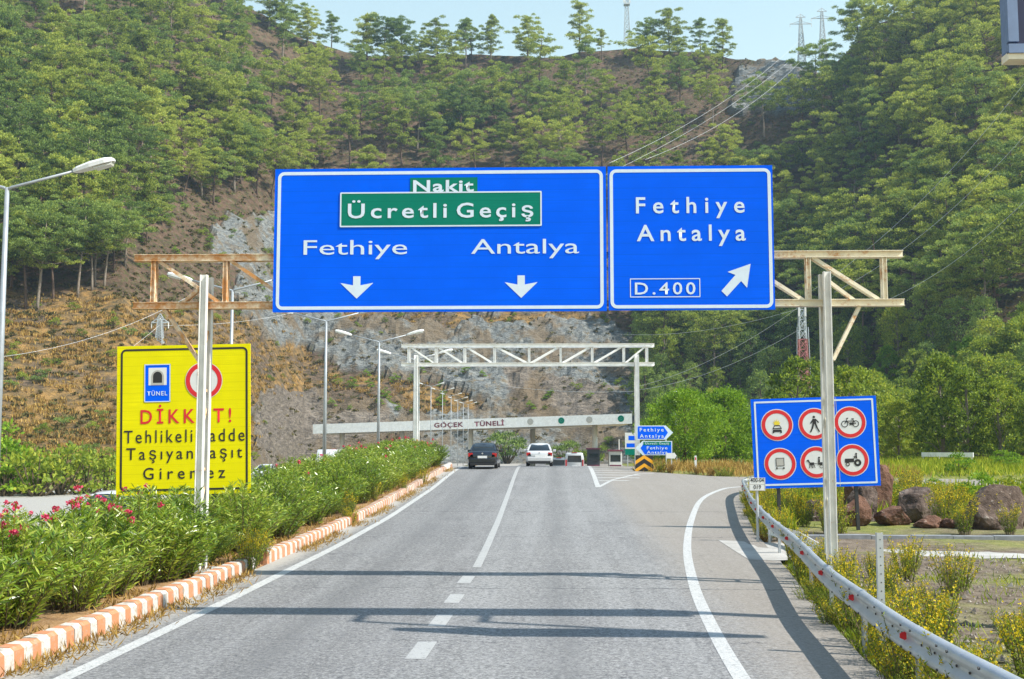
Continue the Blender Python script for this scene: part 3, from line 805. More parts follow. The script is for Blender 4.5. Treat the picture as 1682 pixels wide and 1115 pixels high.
BARE = [[(1085, 215), (1190, 120), (1300, 140), (1345, 190), (1290, 240), (1250, 300), (1120, 300), (1060, 280)], [(930, 95), (1000, 95), (1000, 150), (945, 165)], [(1200, 100), (1370, 100), (1350, 190), (1200, 190)]]
def region(u):
    for lim, s in ((110, 'above the left lamp'), (240, 'left of the rusty truss end'), (450, 'left of the blue sign'), (640, 'above the arrow for Fethiye'), (790, 'above the word Nakit'), (1000, 'above the arrow for Antalya'), (1140, 'above the exit sign'), (1280, 'below the reddish bare slope'), (1480, 'above the cream truss end'), (1900, 'below the message sign')):
        if u < lim: return s
pts = []; r = random.Random(21)
v = 8.0
while v < 660:
    step = lerp(33, 48, smooth(0, 600, v)); u = -60 + r.uniform(0, 40)
    while u < 1735:
        uu, vv = u + r.uniform(-17, 17), v + r.uniform(-15, 15)
        u += lerp(43, 56, smooth(0, 500, v))
        v0, v1, Ys = colat(uu)
        if vv < v1 - 2 or vv > lower_v(uu): continue
        if vv > v0 - 30: continue
        if any(inpoly(uu, vv, p) for p in BARE) and r.random() < .74: continue
        if 475 < uu < 1110 and 378 < vv < 514 : continue         # wholly behind the big signs
        if 510 < uu < 1220 and 415 < vv < 505: continue
        if masks(uu, vv)[0] > .5 and r.random() < .9: continue
        if vv < 165 and (985 < uu < 1068 or 1275 < uu < 1388): continue
        # no tree where the hill itself is hidden above the frame
        if vv < -60: continue
        pts.append((uu, vv))
    v += step
# skyline trees, placed where the ridge shows them
SKY = [(505, 88, 'broad', 1.0), (545, 95, 'slender', 1.05), (602, 118, 'conical', 1.35), (660, 118, 'broad', 1.15), (690, 120, 'open', .8), (775, 102, 'open', .95), (806, 104, 'conical', 1.1), (868, 112, 'broad', 1.15), (952, 96, 'conical', 1.25), (988, 97, 'slender', .7), (1065, 100, 'broad', .95), (1098, 98, 'broad', 1.15), (1150, 102, 'slender', 1.0), (1188, 110, 'conical', 1.15), (1412, 96, 'broad', 1.15), (1425, 70, 'open', 1.3), (1470, 62, 'slender', 1.2), (1525, 50, 'open', 1.1), (1560, 52, 'broad', 1.0), (1610, 60, 'slender', 1.2), (470, 70, 'broad', 1.1), (440, 55, 'conical', 1.1)]
recs = []
for (uu, vv) in pts:
    v0, v1, Ys = colat(uu)
    if vv < v1 + 14 and vv > -20: continue
    near = min(abs(uu - s[0]) + 2 * abs(vv - s[1]) for s in SKY)
    if near < 27: continue
    k = r.choices([p[0] for p in PK], [4, 5, 2.2, 2.2, 3, .8])[0]
    recs.append((uu, vv, k, r.uniform(.92, 1.38)))
print('cand', len(recs))
while len(recs) > 262:      # thin out where trees stand closest together
    A_ = np.array([(a[0], a[1] * 1.3) for a in recs]); D_ = ((A_[:, None] - A_[None]) ** 2).sum(2) + np.eye(len(A_)) * 1e9
    recs.pop(int(D_.min(1).argmin()))
recs += SKY
# the tall bare-stemmed grove at the left foot of the wood, and a few single trees that show clearly
for (uu, vv, k, s) in ((40, 500, 'slender', 1.1), (62, 505, 'umbrella', 1.15), (85, 488, 'slender', 1.05), (128, 480, 'umbrella', 1.1), (150, 470, 'slender', 1.0), (172, 468, 'umbrella', 1.0), (186, 445, 'slender', .9), (205, 440, 'umbrella', .85), (20, 470, 'broad', 1.15), (240, 400, 'slender', .8), (300, 332, 'leaning', .85), (352, 332, 'open', 1.05), (446, 325, 'leaning', 1.1), (395, 300, 'broad', 1.0)): recs.append((uu, vv, k, s))
recs = recs[:300]
cells = {}
for rec in recs:
    uu, vv = rec[0], rec[1]; v0, v1, Ys = colat(uu)
    h = (v0 - vv) / (v0 - v1); band = 'on the skyline' if vv < v1 + 30 and v1 > 0 else 'high on the slope' if vv < 130 else 'on the middle slope' if vv < 270 else 'low on the slope' if vv < 420 else 'at the slope foot'
    cells.setdefault((dict(PK)[rec[2]], band, region(uu)), []).append(rec)
for (kw, band, reg), lst in cells.items():
    lst.sort(key=lambda a: a[0])
    for i, (uu, vv, k, s) in enumerate(lst):
        p = hill_pt(uu, vv); lab = f'{kw} pine {band} {reg}' + (f', {ordinal(i + 1)} from the left' if len(lst) > 1 else '')
        o = place(USED, r.choice(PINES[k]), (p.x, p.y, p.z - .15), r.uniform(0, 6.28), s * (1.0 if vv < 300 else .95), lab, 'tree', 'pine trees on the hillside')
        o.name = 'pine_tree'
print('pines', len(recs))

# ------------------------------------------------------------------ broadleaf wood on the right, bright bushes by the gore
BR = [make_broad(9, 6.5, 301, 'broad', 6500), make_broad(9, 5.2, 302, 'broad', 6000, tall=1.3), make_broad(7, 6.5, 303, 'broad', 6500), make_broad(8.5, 5.5, 304, 'bright', 6000)]
r = random.Random(5); recs = []
for row, (Y0, vbase, s0) in enumerate(((82, 792, .72), (92, 786, .8), (106, 778, .95), (120, 768, 1.05), (136, 752, 1.05), (150, 728, 1.0))):
    u = 1245 + row * 18 + (150 if row == 0 else 60 if row == 1 else 0)
    while u < 1850:
        uu = u + r.uniform(-14, 14); recs.append((uu, Y0 + r.uniform(-4, 4), s0 * r.uniform(.75, 1.15), row)); u += 52 + r.uniform(0, 26) - row * 2
rows_ = {}
for rec in recs: rows_.setdefault(rec[3], []).append(rec)
RN = ['in the front rank behind the meadow', 'in the second rank behind the meadow', 'in the third rank beyond the meadow', 'in the fourth rank beyond the meadow', 'in the fifth rank below the pines', 'in the rearmost rank below the pines']
from mathutils.bvhtree import BVHTree
_hb = BVHTree.FromPolygons([Vector(v) for v in vs], fs)
def ground_z(x, y):
    h = _hb.ray_cast(Vector((x, y, 500)), Vector((0, 0, -1))); z = zg(x, y)
    return max(z, h[0].z) if h[0] is not None else z
for k, lst in rows_.items():
    lst.sort()
    for i, (uu, Y, s, _) in enumerate(lst):
        p = P(uu, 760, Y); z = ground_z(p.x, p.y)
        pr = BR[r.choices([0, 1, 2, 3], [4, 3, 3, 1.1 if k > 1 else .25])[0]]
        bright = pr is BR[3]
        o = place(USED, pr, (p.x, p.y, z - .1), r.uniform(0, 6.28), (s, s, s * r.uniform(.9, 1.15)), f"{'bright green' if bright else 'dull green'} leafy tree {RN[k]}, {ordinal(i + 1)} from the left", 'tree', 'leafy trees behind the meadow')
        o.name = 'broadleaf_tree'
DV = [make_broad(10, 7.0, 311, 'pine_dark', 5200), make_broad(9.5, 6.4, 312, 'broad', 5200)]
rr_ = random.Random(45); groups_ = {}
for wh, (u0, u1, vlist, du) in {'in the dark hollow below the exit sign': (1045, 1300, (735, 700, 665, 630, 600, 570, 545), 44), 'on the slope behind the right gantry post': (1300, 1725, (715, 685, 655, 625, 595), 50)}.items():
    for j, v_ in enumerate(vlist):
        u = u0 + (j % 2) * du * .5
        while u < u1:
            uu, vv = u + rr_.uniform(-12, 12), v_ + rr_.uniform(-10, 10); u += du * rr_.uniform(.85, 1.2)
            v0, v1, _ = colat(uu)
            if vv > v0 - 6 or masks(uu, vv)[0] > .5: continue
            k = rr_.choice((0, 0, 1) if 'hollow' in wh else (1, 1, 0, 2, 3)); groups_.setdefault((wh, k), []).append((uu, vv))
for (wh, k), lst in groups_.items():
    lst.sort()
    for i, (uu, vv) in enumerate(lst):
        p = hill_pt(uu, vv); s = rr_.uniform(.62, 1.05) * (p.y / 190) ** .5
        pr = (DV + [BR[0], BR[3]])[k]
        o = place(USED, pr, (p.x, p.y, p.z - .2), rr_.uniform(0, 6.28), (s, s, s * rr_.uniform(.95, 1.25)), f"{('dark green', 'dull olive', 'dull green', 'bright green')[k]} leafy tree {wh}, {ordinal(i + 1)} from the left", 'tree', 'leafy trees on the lower slope'); o.name = 'broadleaf_tree'
bush = make_broad(5.6, 7.0, 401, 'bright', 15000, name='acacia_bush', leaf=.24, lw=.075, drop=.06, clumps=95)
for (uu, Y, sc, lab) in ((1125, 77, (.86, .86, .90), 'bright lime green feathery bush behind the chevron sign'), (1190, 88, (1.0, 1.0, 1.05), 'bright green feathery bush between gore bush and blue sign'), (1255, 98, (.85, .85, .85), 'bright green bush partly behind the blue prohibition sign'), (1075, 92, (.62, .62, .75), 'pale green bush behind the far gantry post')):
    p = P(uu, 760, Y); z = max(ground_z(p.x, p.y), zp(p.x, p.y) - .2)
    o = place(USED, bush, (p.x, p.y, z), rng.uniform(0, 6), sc, lab, 'bush', 'feathery bushes beside the exit ramp'); o.name = 'acacia_bush'
dk = [make_shrub(5, 6, 411, 'pine_dark', 2600, 'round_bush', .28, .15), make_shrub(4, 5.5, 412, 'broad', 2400, 'round_bush', .28, .15)]
for (uu, Y, vt, k, lab) in ((832, 205, 694, 0, 'dark round bush under the canopy between the two cars'), (800, 200, 722, 1, 'low green bush beside the black car under the canopy'), (927, 200, 712, 0, 'dark green bush behind the white van'), (905, 195, 738, 1, 'low green bush behind the white car'), (968, 205, 708, 1, 'green bush beside the toll booth'), (762, 215, 690, 1, 'green bush under the left part of the canopy'), (1000, 210, 720, 0, 'dark bush behind the white cabin')):
    p = P(uu, vt, Y); z = ground_z(p.x, p.y); s = max(.4, (p.z - z) / 5)
    o = place(USED, dk[k], (p.x, p.y, z - .2), rng.uniform(0, 6), s, lab, 'bush', 'bushes around the toll plaza'); o.name = 'round_bush'
# shrubs on the left slope, benches and rock ledges
SH = [make_shrub(1.9, 2.4, 421, 'broad', 700), make_shrub(2.2, 2.2, 422, 'bright', 650), make_shrub(1.6, 2.8, 423, 'pine_dark', 700)]
r = random.Random(9); recs = []
spots = [(60, 785, 2.1), (100, 790, 2.3), (140, 782, 2.0), (175, 776, 1.8), (25, 770, 2.6), (15, 740, 2.2), (10, 700, 2.0), (188, 765, 1.6)]
for (u, v_, s) in spots: recs.append((u, v_, s, 0 if u > 50 else 1, 'along the far side of the opposite road'))
def scatter(n, box, smin, smax, ks, where, test=None):
    c = 0; tries = 0
    while c < n and tries < n * 30:
        tries += 1
        u, v_ = r.uniform(box[0], box[2]), r.uniform(box[1], box[3])
        if test and not test(u, v_): continue
        v0, v1, _ = colat(u)
        if v_ > v0 - 4 or v_ < v1 + 4: continue
        recs.append((u, v_, r.uniform(smin, smax), r.choice(ks), where)); c += 1
scatter(60, (0, 470, 440, 760), .45, 1.0, (0, 0, 2), 'on the ochre slope behind the yellow sign')
scatter(46, (225, 325, 455, 500), .5, 1.0, (0, 1, 2), 'on the slope behind the rusty truss')
scatter(26, (540, 600, 800, 690), .5, 1.15, (1, 1, 0), 'on the ledge left of the far gantry')
scatter(18, (600, 508, 1000, 545), .4, .85, (1, 0), 'on the bench below the big sign')
scatter(12, (440, 520, 640, 640), .5, .9, (1, 0), 'on the rock face left of the far gantry')
scatter(34, (1080, 170, 1300, 295), .5, .95, (0, 2, 2), 'on the reddish bare slope')
scatter(22, (1040, 640, 1300, 735), .8, 1.5, (0, 2, 0), 'at the foot of the wooded slope')
scatter(14, (820, 640, 1040, 690), .5, 1.0, (0, 1), 'on the rock behind the canopy')
by = {}
for rec in recs: by.setdefault((rec[4], rec[3]), []).append(rec)
SN = ['dull green', 'bright green', 'dark green']
for (wh, k), lst in by.items():
    lst.sort()
    for i, (u, v_, s, _, _) in enumerate(lst):
        if 'opposite' in wh: p = P(u, v_, 74 + 2 * i); p.z = zg(p.x, p.y)
        else: p = hill_pt(u, v_)
        o = place(USED, SH[k], (p.x, p.y, p.z - .1), r.uniform(0, 6), s, f'{SN[k]} shrub {wh}' + (f', {ordinal(i + 1)} from the left' if len(lst) > 1 else ''), 'shrub', 'shrubs on the slopes'); o.name = 'shrub'

# low scrub covering the slopes: nobody could count it
r = random.Random(31); nrng = np.random.default_rng(31); A, Bq = [], []
N = 0
while N < 11500:
    u = r.uniform(-60, 1760); v_ = r.uniform(0, 760)
    v0, v1, _ = colat(u)
    if v_ > v0 - 3 or v_ < v1: continue
    if 480 < u < 1240 and 300 < v_ < 500: continue
    mk = masks(u, v_)
    if mk[0] > .5 and r.random() < .88: continue
    if v_ > lower_v(u) + 10 or any(inpoly(u, v_, q) for q in BARE): pass
    elif r.random() < .45: continue
    p = hill_pt(u, v_); s = r.uniform(.28, .85)
    (Bq if (mk[2] > .5 and r.random() < .62) else A).append((p, s)); N += 1
LA = [clump_leaves(p + Vector((0, 0, s * .25)), (s, s, s * .6), 20, .42, .24, .5, .3) for p, s in A]
tag(np_mesh('scrub', np.concatenate(LA), 4, M['scrub']), kind='stuff')
LB = []
for p, s in Bq:
    n = 22; c = np.array(p) + nrng.normal(size=(n, 3)) * np.array([s * .7, s * .7, .05]) + np.array([0, 0, .22])
    LB.append(leaf_tris(c, unit(nrng.normal(size=(n, 3)) * .35 + np.array([0, 0, 1])), .6, .14))
tag(np_mesh('dry_grass', np.concatenate(LB), 4, M['drygrass']), kind='stuff')
# ================================================================== OLEANDERS IN THE MEDIAN
OL = [make_oleander(501, 1.68, 2.0, 0), make_oleander(502, 1.6, 2.1, 0), make_oleander(503, 1.75, 1.9, 5), make_oleander(504, 1.65, 2.0, 11), make_oleander(505, 1.55, 2.1, 1)]
r = random.Random(77)
for row, (X0, s0, rn) in enumerate(((-6.78, .90, 'beside the striped kerb'), (-7.95, .98, 'in the second median row'), (-9.05, .90, 'in the third median row'))):
    Y = 6.2 + row * .5 + (0 if row == 0 else 1.5); i = 0
    while Y < 70.5 - row * 1.0:
        X = X0 + r.uniform(-.15, .15); s = s0 * r.uniform(.92, 1.08)
        if row == 0 and (22.2 < Y < 24.4 or 33.5 < Y < 35.5): s *= .62
        if Y > 66: X -= .9 if row == 0 else .3; s *= .9
        if row >= 1 and 13 < Y < 31: s *= .80
        wt = [3, 3, .5, .12, 1.2] if Y > 24 else ([2, 2, 3, 6, 2] if row >= 2 else [2, 2, 3, 3, 2] if row == 1 else [4, 4, .8, .1, 4])
        k = r.choices(range(5), wt)[0]; i += 1
        fl = ('green oleander without blossom', 'green oleander without blossom', 'oleander with few pink blossoms', 'oleander covered in pink blossom', 'oleander with one pink blossom')[k]
        o = place(USED, OL[k], (X, Y, zg(X, Y) - .03), r.uniform(0, 6.28), s, f'{fl} {rn}, {ordinal(i)} from near end', 'shrub', 'oleanders in the median'); o.name = 'oleander_shrub'
        Y += r.uniform(1.28, 1.62) * (1 if Y < 40 else 1.15)

for X, Y, s, k, lab in ((-6.45, 20.15, .70, 0, 'small oleander directly in front of the left gantry post'), (-6.85, 20.5, .84, 1, 'green oleander hiding the foot of the left gantry post'), (-6.62, 19.6, .80, 4, 'oleander just before the left gantry post with one blossom'), (-7.0, 17.6, .95, 3, 'pink oleander a few steps before the left gantry post'), (-7.2, 14.4, .92, 3, 'pink oleander nearest to the striped kerb')):
    o = place(USED, OL[k], (X, Y, zg(X, Y) - .03), r.uniform(0, 6.28), s, lab, 'shrub', 'oleanders in the median'); o.name = 'oleander_shrub'
# ================================================================== WEEDS
WD = [make_weed(601, .75, .85), make_weed(602, .95, .75), make_weed(603, .6, .9, False), make_weed(604, .85, .7)]
dryw = make_weed(605, .55, .6, False, 26, 'drygrass', .09)
RAIL = [(-6, 3.42), (8, 3.42), (10.5, 3.43), (12.1, 3.50), (14, 3.66), (16.9, 3.92), (22.1, 4.55), (30.5, 5.42), (38, 6.35), (47.5, 7.75), (52, 9.2), (54.5, 11.2)]
def rail_x(Y): return float(np.interp(Y, [p[0] for p in RAIL], [p[1] for p in RAIL]))
spots = []
r = random.Random(88)
for Y in np.arange(7.4, 50, .62):
    if 24.6 < Y < 30.2: continue
    spots.append((rail_x(Y) + r.uniform(.10, .5), Y + r.uniform(-.2, .2), r.uniform(.65, 1.0), 'behind the guardrail'))
    if r.random() < .30: spots.append((rail_x(Y) - r.uniform(-.05, .10), Y + r.uniform(-.2, .2), r.uniform(.38, .62), 'in front of the guardrail'))
for Y in np.arange(8.5, 24, .8):
    for _ in range(1): spots.append((rail_x(Y) + r.uniform(.7, 2.6), Y + r.uniform(-.4, .4), r.uniform(.55, .95), 'on the slope behind the guardrail'))
for _ in range(26): spots.append((rail_x(9) + r.uniform(.5, 3.6), r.uniform(8.6, 13.5), r.uniform(.6, 1.0), 'on the slope behind the guardrail'))
for _ in range(16):
    x, y = r.uniform(6, 12), r.uniform(12, 24); spots.append((x, y, r.uniform(.3, .6), 'on the gravel patch'))
for _ in range(60):
    y = r.uniform(31, 50); x = rail_x(y) + r.uniform(.4, 7); spots.append((x, y, r.uniform(.8, 1.45), 'around the blue prohibition sign'))
for Y in (22.6, 23.1, 23.6, 24.1, 34.2, 34.8, 35.4, 41, 47, 53): spots.append((-5.95 - r.uniform(-.05, .4), Y, r.uniform(.7, 1.0), 'growing through the striped kerb'))
for Y in (62.8, 63.1, 63.4, 64.2, 65.0, 65.8): spots.append((4.9 + (66 - Y) * 1.2 + r.uniform(.3, 1.2), Y, r.uniform(.9, 1.3), 'on the gore island'))
by = {}
for sp in spots:
    near = 'near ' if sp[1] < 16 else ''
    k = r.choices(range(5), [3, 3, 2, 3, .9])[0]
    if 'gore' in sp[3] or ('kerb' in sp[3] and k == 4): k = r.choice((4, 2))
    by.setdefault((k, sp[3]), []).append(sp)
WN = ['yellow-flowered weed', 'tall yellow-flowered weed', 'leafy green weed', 'narrow yellow-flowered weed', 'dry straw-coloured weed']
for (k, wh), lst in by.items():
    lst.sort(key=lambda a: a[1])
    for i, (x, y, s, _) in enumerate(lst):
        z = max(zg(x, y), zp(x, y) - .08 if x < right_edge(y) else -9)
        o = place(USED, (WD + [dryw])[k], (x, y, z), r.uniform(0, 6.28), s, f'{WN[k]} {wh}' + (f', {ordinal(i + 1)} from the near end' if len(lst) > 1 else ''), 'plant', 'weeds along the road'); o.name = 'weed_plant'

# shrubs and tall herbs standing in the meadow
MS = [make_shrub(1.3, 1.6, 431, 'bright', 1500, 'meadow_shrub', .10, .05), make_shrub(1.2, 1.8, 432, 'weed', 1500, 'meadow_shrub', .10, .05), make_shrub(1.5, 1.4, 433, 'broad', 1500, 'meadow_shrub', .10, .05)]
r = random.Random(64); ms = {}
for _ in range(95):
    y = 35 + 48 * r.random(); x = r.uniform(rail_x(min(y, 50)) + 1.5 if y < 50 else 12, 12 + y * .42)
    if 53 < y < 64 and x < 30: continue
    if y < 37 and x > 7: continue
    ms.setdefault(r.choices((0, 1, 2), (4, 5, 2))[0], []).append((x, y, r.uniform(.5, 1.15)))
for (x, y, s, k) in ((15.8, 36.5, 1.0, 0), (20.5, 45, 1.6, 0), (13.6, 34.4, .55, 0), (11.0, 36.2, .6, 0)): ms.setdefault(k, []).append((x, y, s))
for k, lst in ms.items():
    lst.sort(key=lambda a: a[0] / a[1])
    for i, (x, y, s) in enumerate(lst):
        o = place(USED, MS[k], (x, y, zg(x, y) - .05), r.uniform(0, 6.28), s, f"{('bright green', 'yellow-green', 'dull green')[k]} shrub in the meadow behind the boulders, {ordinal(i + 1)} from the left", 'shrub', 'shrubs in the meadow'); o.name = 'meadow_shrub'
# meadow, verge grass and kerb litter: stuff
def blades(pts, h, w_, spread=.35):
    pts = np.array(pts); n = len(pts); hh = h * nrng.uniform(.55, 1.3, n)
    d = unit(nrng.normal(size=(n, 3)) * spread + np.array([0, 0, 1])); c = pts + d * hh[:, None] * .5
    return leaf_tris(c, d, hh, w_ * nrng.uniform(.7, 1.4, n))
nrng = np.random.default_rng(5); r = random.Random(5); pm = []
while len(pm) < 62000:
    y = 31 + 62 * r.random() ** 1.25; x = r.uniform(4, 48) if y > 42 else r.uniform(4, 26)
    if x < max(right_edge(min(y, 56.0)) + .6, rail_x(min(y, 54)) + .2): continue
    if 54.5 < y < 62.5 and x < 30: continue
    if 62.2 <= y < 72 and x < 18: continue
    if y < (35.5 if 6.5 < x < 18 else 31.2) and x > 5: continue
    dn = noise.noise((x * .25, y * .25, 7)) + .25
    if r.random() > .55 + dn: continue
    pm.append((x, y, zg(x, y) - .03))
pd = []
while len(pd) < 5200:
    y = r.uniform(62.4, 76); x = r.uniform(4.6, 20)
    if x < right_edge(y) + .15: continue
    pd.append((x, y, zg(x, y) - .03))
tag(np_mesh('dry_gore_grass', blades(pd, .55, .05, .4), 4, M['drygrass']), kind='stuff')
tag(np_mesh('meadow_grass', blades(pm, .55, .055, .40), 4, M['meadow']), kind='stuff')
pl = []
while len(pl) < 9500:
    y = 6 + 62 * r.random() ** 1.4; x = -5.86 + abs(r.gauss(0, .20)) if r.random() < .6 else -6.15 - abs(r.gauss(0, .3))
    if noise.noise((x * .8, y * .5, 2)) < -.15: continue
    pl.append((x, y, zp(x, y) + .005 if x > -5.9 else zg(x, y)))
tag(np_mesh('dry_litter', blades(pl, .14, .016, .9), 4, M['drygrass']), kind='stuff')
pv = []
while len(pv) < 9000:
    y = 6 + 50 * r.random() ** 1.5; x = rail_x(y) + abs(r.gauss(.1, .5))
    if x < right_edge(y) - .05 or 24.6 < y < 30.5: continue
    pv.append((x, y, zg(x, y) + (.04 if x < right_edge(y) + .4 else 0)))
for _ in range(5000):
    x, y = r.uniform(5, 14), r.uniform(8, 25.0)
    if noise.noise((x * .5, y * .5, 12)) > .02: pv.append((x, y, zg(x, y)))
tag(np_mesh('verge_grass', blades(pv, .17, .018, .6), 4, M['weed']), kind='stuff')
# loose stones on the gravel patch and verge
sv = []
for _ in range(5200):
    x, y = r.uniform(4.2, 18), r.uniform(9, 25.2)
    if x < rail_x(y) + .1: continue
    s = r.uniform(.012, .045) * (1 if r.random() < .93 else 2.2); z = zg(x, y) + s * .3
    q = [Vector((x, y, z)) + Vector((r.uniform(.6, 1) * a, r.uniform(.6, 1) * b_, r.uniform(.5, .9) * c_)) * s for a, b_, c_ in ((1, 0, 0), (-1, 0, 0), (0, 1, 0), (0, -1, 0), (0, 0, 1))]
    for f in ((0, 2, 4), (2, 1, 4), (1, 3, 4), (3, 0, 4)): sv += [q[i] for i in f]
M['stone'] = m_leaf('stones', [(.09, .07, .055), (.15, .125, .10), (.22, .19, .16), (.34, .31, .28)], .9, 0., .2, 0, 1)
tag(np_mesh('gravel', np.array(sv), 3, M['stone']), kind='stuff')

# ================================================================== BOULDERS
def m_rock(name, cols):
    t = NT(name); p = t.coord('Object'); a = t.noise(p, 1.6, 7, .7, .5); b_ = t.noise(p, 7, 6, .7)
    c = t.ramp(t.math('ADD', t.math('MULTIPLY', a, .7), t.math('MULTIPLY', b_, .3)), [(.3 + .13 * i, cl) for i, cl in enumerate(cols)])
    c = t.mix(t.step(b_, .62, .7), c, (.42, .38, .34))
    t.principled(c, .9, 0, t.bump(t.math('ADD', a, t.math('MULTIPLY', b_, .5)), 1.0, .12), .2); return t.mat
M['boulder'] = m_rock('red_brown_rock', [(.025, .014, .010), (.10, .052, .034), (.17, .09, .06), (.26, .19, .15)])
M['boulder_grey'] = m_rock('grey_brown_rock', [(.02, .015, .012), (.075, .052, .042), (.15, .11, .09), (.32, .29, .26)])
import bmesh
def boulder(u, Y, wpx, hpx, seed, label, mat, vb):
    s = Y / F; p = P(u, vb, Y); p.z = zg(p.x, p.y); W, H = wpx * s * 1.12, hpx * s * 1.18
    bm = bmesh.new(); bmesh.ops.create_icosphere(bm, subdivisions=4, radius=1)
    rr = random.Random(seed); planes = []
    for _ in range(17):
        d = Vector((rr.gauss(0, 1), rr.gauss(0, 1), rr.gauss(.2, .8))).normalized(); planes.append((d, rr.uniform(.52, .86)))
    for vtx in bm.verts:
        c = vtx.co.copy()
        for d, k in planes:
            e = c.dot(d)
            if e > k: c -= d * (e - k) * .98
        c *= 1 + .10 * noise.noise(c * 1.7 + Vector((seed, 0, 0))) + .07 * noise.noise(c * 5 + Vector((0, seed, 0))) + .035 * noise.noise(c * 13)
        vtx.co = c
    zs = [v.co.z for v in bm.verts]; xs = [v.co.x for v in bm.verts]; zmin = lerp(min(zs), max(zs), .18); kx = W / (max(xs) - min(xs)); kz = H / (max(zs) - zmin)
    for vtx in bm.verts: vtx.co = Vector((vtx.co.x * kx, vtx.co.y * kx * .8, (vtx.co.z - zmin) * kz))
    me = bpy.data.meshes.new('boulder'); bm.to_mesh(me); bm.free(); me.materials.append(M[mat]); 
    o = bpy.data.objects.new('boulder', me); link(o); o.location = (p.x, p.y, p.z); tag(o, label, 'boulder', 'boulders behind the path kerb')
for a in ((1345, 35.5, 46, 30, 1, 'small grey boulder left of the gantry post', 'boulder_grey', 870), (1378, 34, 40, 26, 2, 'small reddish boulder beside the gantry post', 'boulder', 872), (1428, 38, 72, 70, 3, 'tall pointed red-brown boulder right of the gantry post', 'boulder', 868), (1405, 34, 44, 42, 4, 'reddish boulder leaning on the foot of the tall pointed one', 'boulder', 873), (1418, 36, 50, 52, 11, 'pale grey boulder against the tall pointed one', 'boulder_grey', 872), (1508, 35.5, 64, 48, 5, 'grey-topped angular boulder in the middle of the row', 'boulder_grey', 874), (1466, 34, 52, 26, 6, 'low flat reddish boulder before the angular one', 'boulder', 876), (1528, 33.2, 46, 16, 7, 'flat tan stone beside the angular boulder', 'boulder', 878), (1560, 33, 26, 13, 8, 'small tan stone between the large boulders', 'boulder', 880), (1636, 33, 92, 60, 9, 'largest dark brown boulder with white-speckled face', 'boulder_grey', 884), (1684, 34, 40, 40, 10, 'reddish boulder cut by the picture edge beside the largest one', 'boulder', 884)): boulder(*a)
# ================================================================== MAIN SIGN GANTRY
GY = 21.0
def gx_(u, Y=GY, v=460): return P(u, v, Y).x
def gz_(v, Y=GY): return P(907, v, Y).z
def gantry(Y, xl, xr, zt, zb, posts, verts, diags, zpost, dep, matL, matM, matR, label, braces, mem=.10, postw=.125):
    g = thing('sign_gantry', label, 'gantry', (0, Y, zp(0, Y)))
    rel = (0, Y, zp(0, Y)); xm = (xl + xr) / 2
    def mm(x): return matL if x < xm - 3 else matR if x > xm + 2 else matM
    for y in (Y, Y + dep):
        for z in (zt, zb):
            b = MB(); b.chan((xl, y, z), (xm - 2, y, z), mem, mem * 1.25); b.build('chord', matL, g, rel=rel)
            b = MB(); b.chan((xm - 2, y, z), (xr, y, z), mem, mem * 1.25); b.build('chord', matR, g, rel=rel)
        for x in verts:
            b = MB(); b.chan((x, y, zb + mem * .62), (x, y, zt - mem * .62), mem * .8, mem * .8, up=(1, 0, 0)); b.build('vertical_strut', mm(x), g, rel=rel)
        for x0, x1 in diags:
            b = MB(); b.bar((x0, y + .012, zt - mem * .5), (x1, y + .012, zb + mem * .5), mem * .55, mem * .62); b.build('diagonal_strut', mm(x0), g, rel=rel)
    for x in list(verts):
        for z in (zt, zb):
            b = MB(); b.bar((x, Y + mem * .5, z), (x, Y + dep - mem * .5, z), mem * .5, mem * .5); b.build('cross_tie', mm(x), g, rel=rel)
    for x, zf in posts:
        for yy in (Y - .055 - postw / 2, Y + dep + .055 + postw / 2):
            b = MB(); b.chan((x, yy, zf - .3), (x, yy, zpost), postw, postw, .014, up=(1, 0, 0)); b.build('post', M['post_steel'] if matL is not M['white_steel'] else matL, g, rel=rel)
        z = zf + .4; k = 0
        while z < zb - .3:
            b = MB(); y0, y1 = Y - .055, Y + dep + .055
            b.bar((x, y0, z), (x, y1, z + (.38 if k % 2 else 0)), .05, .05); b.build('lacing', mm(x) if matL is not M['white_steel'] else matL, g, rel=rel); z += .72; k += 1
        b = MB(); b.box((x, Y + dep / 2, zf - .02), (.5, dep + .8, .12)); b.build('base_plate', M['galv'], g, rel=rel)
    for (x0, z0, x1, z1) in braces:
        for y in (Y + .03, Y + dep - .03):
            b = MB(); b.bar((x0, y, z0), (x1, y, z1), .06, .06); b.build('brace', mm(x0), g, rel=rel)
    return g
ZT, ZB = gz_(420), gz_(499)
XL, XR = gx_(220), gx_(1484)
PL, PR = gx_(334, GY, 640), gx_(1360, GY, 640)
vx = [gx_(u) for u in (252, 370, 489, 608, 727, 846, 965, 1084, 1203, 1328, 1453)]
dg = [(vx[i] + .08, vx[i + 1] - .1) for i in range(len(vx) - 1)]
gantry(GY, XL, XR, ZT, ZB, [(PL, zg(PL, GY)), (PR, zg(PR, GY))], vx, dg, gz_(450), .11, M['rusty_steel'], M['cream_steel'], M['cream_steel'], 'rust-streaked cream steel truss gantry carrying the two large blue signs',
       [(gx_(270), ZB - .05, gx_(330), gz_(592)), (gx_(1412), ZB - .05, gx_(1366), gz_(592)), (gx_(300), ZB + .05, gx_(333), gz_(466)), (gx_(1402), ZB + .05, gx_(1362), gz_(464))])
FY = 69.0
def fx(u): return P(u, 590, FY).x
def fz(v): return P(907, v, FY).z
fv = [fx(u) for u in (671, 716, 763, 812, 869, 921, 973, 1025, 1063)]
fd = [(fv[i] + .1, fv[i + 1] - .1) if i < 4 else (fv[i + 1] - .1, fv[i] + .1) for i in range(len(fv) - 1)]
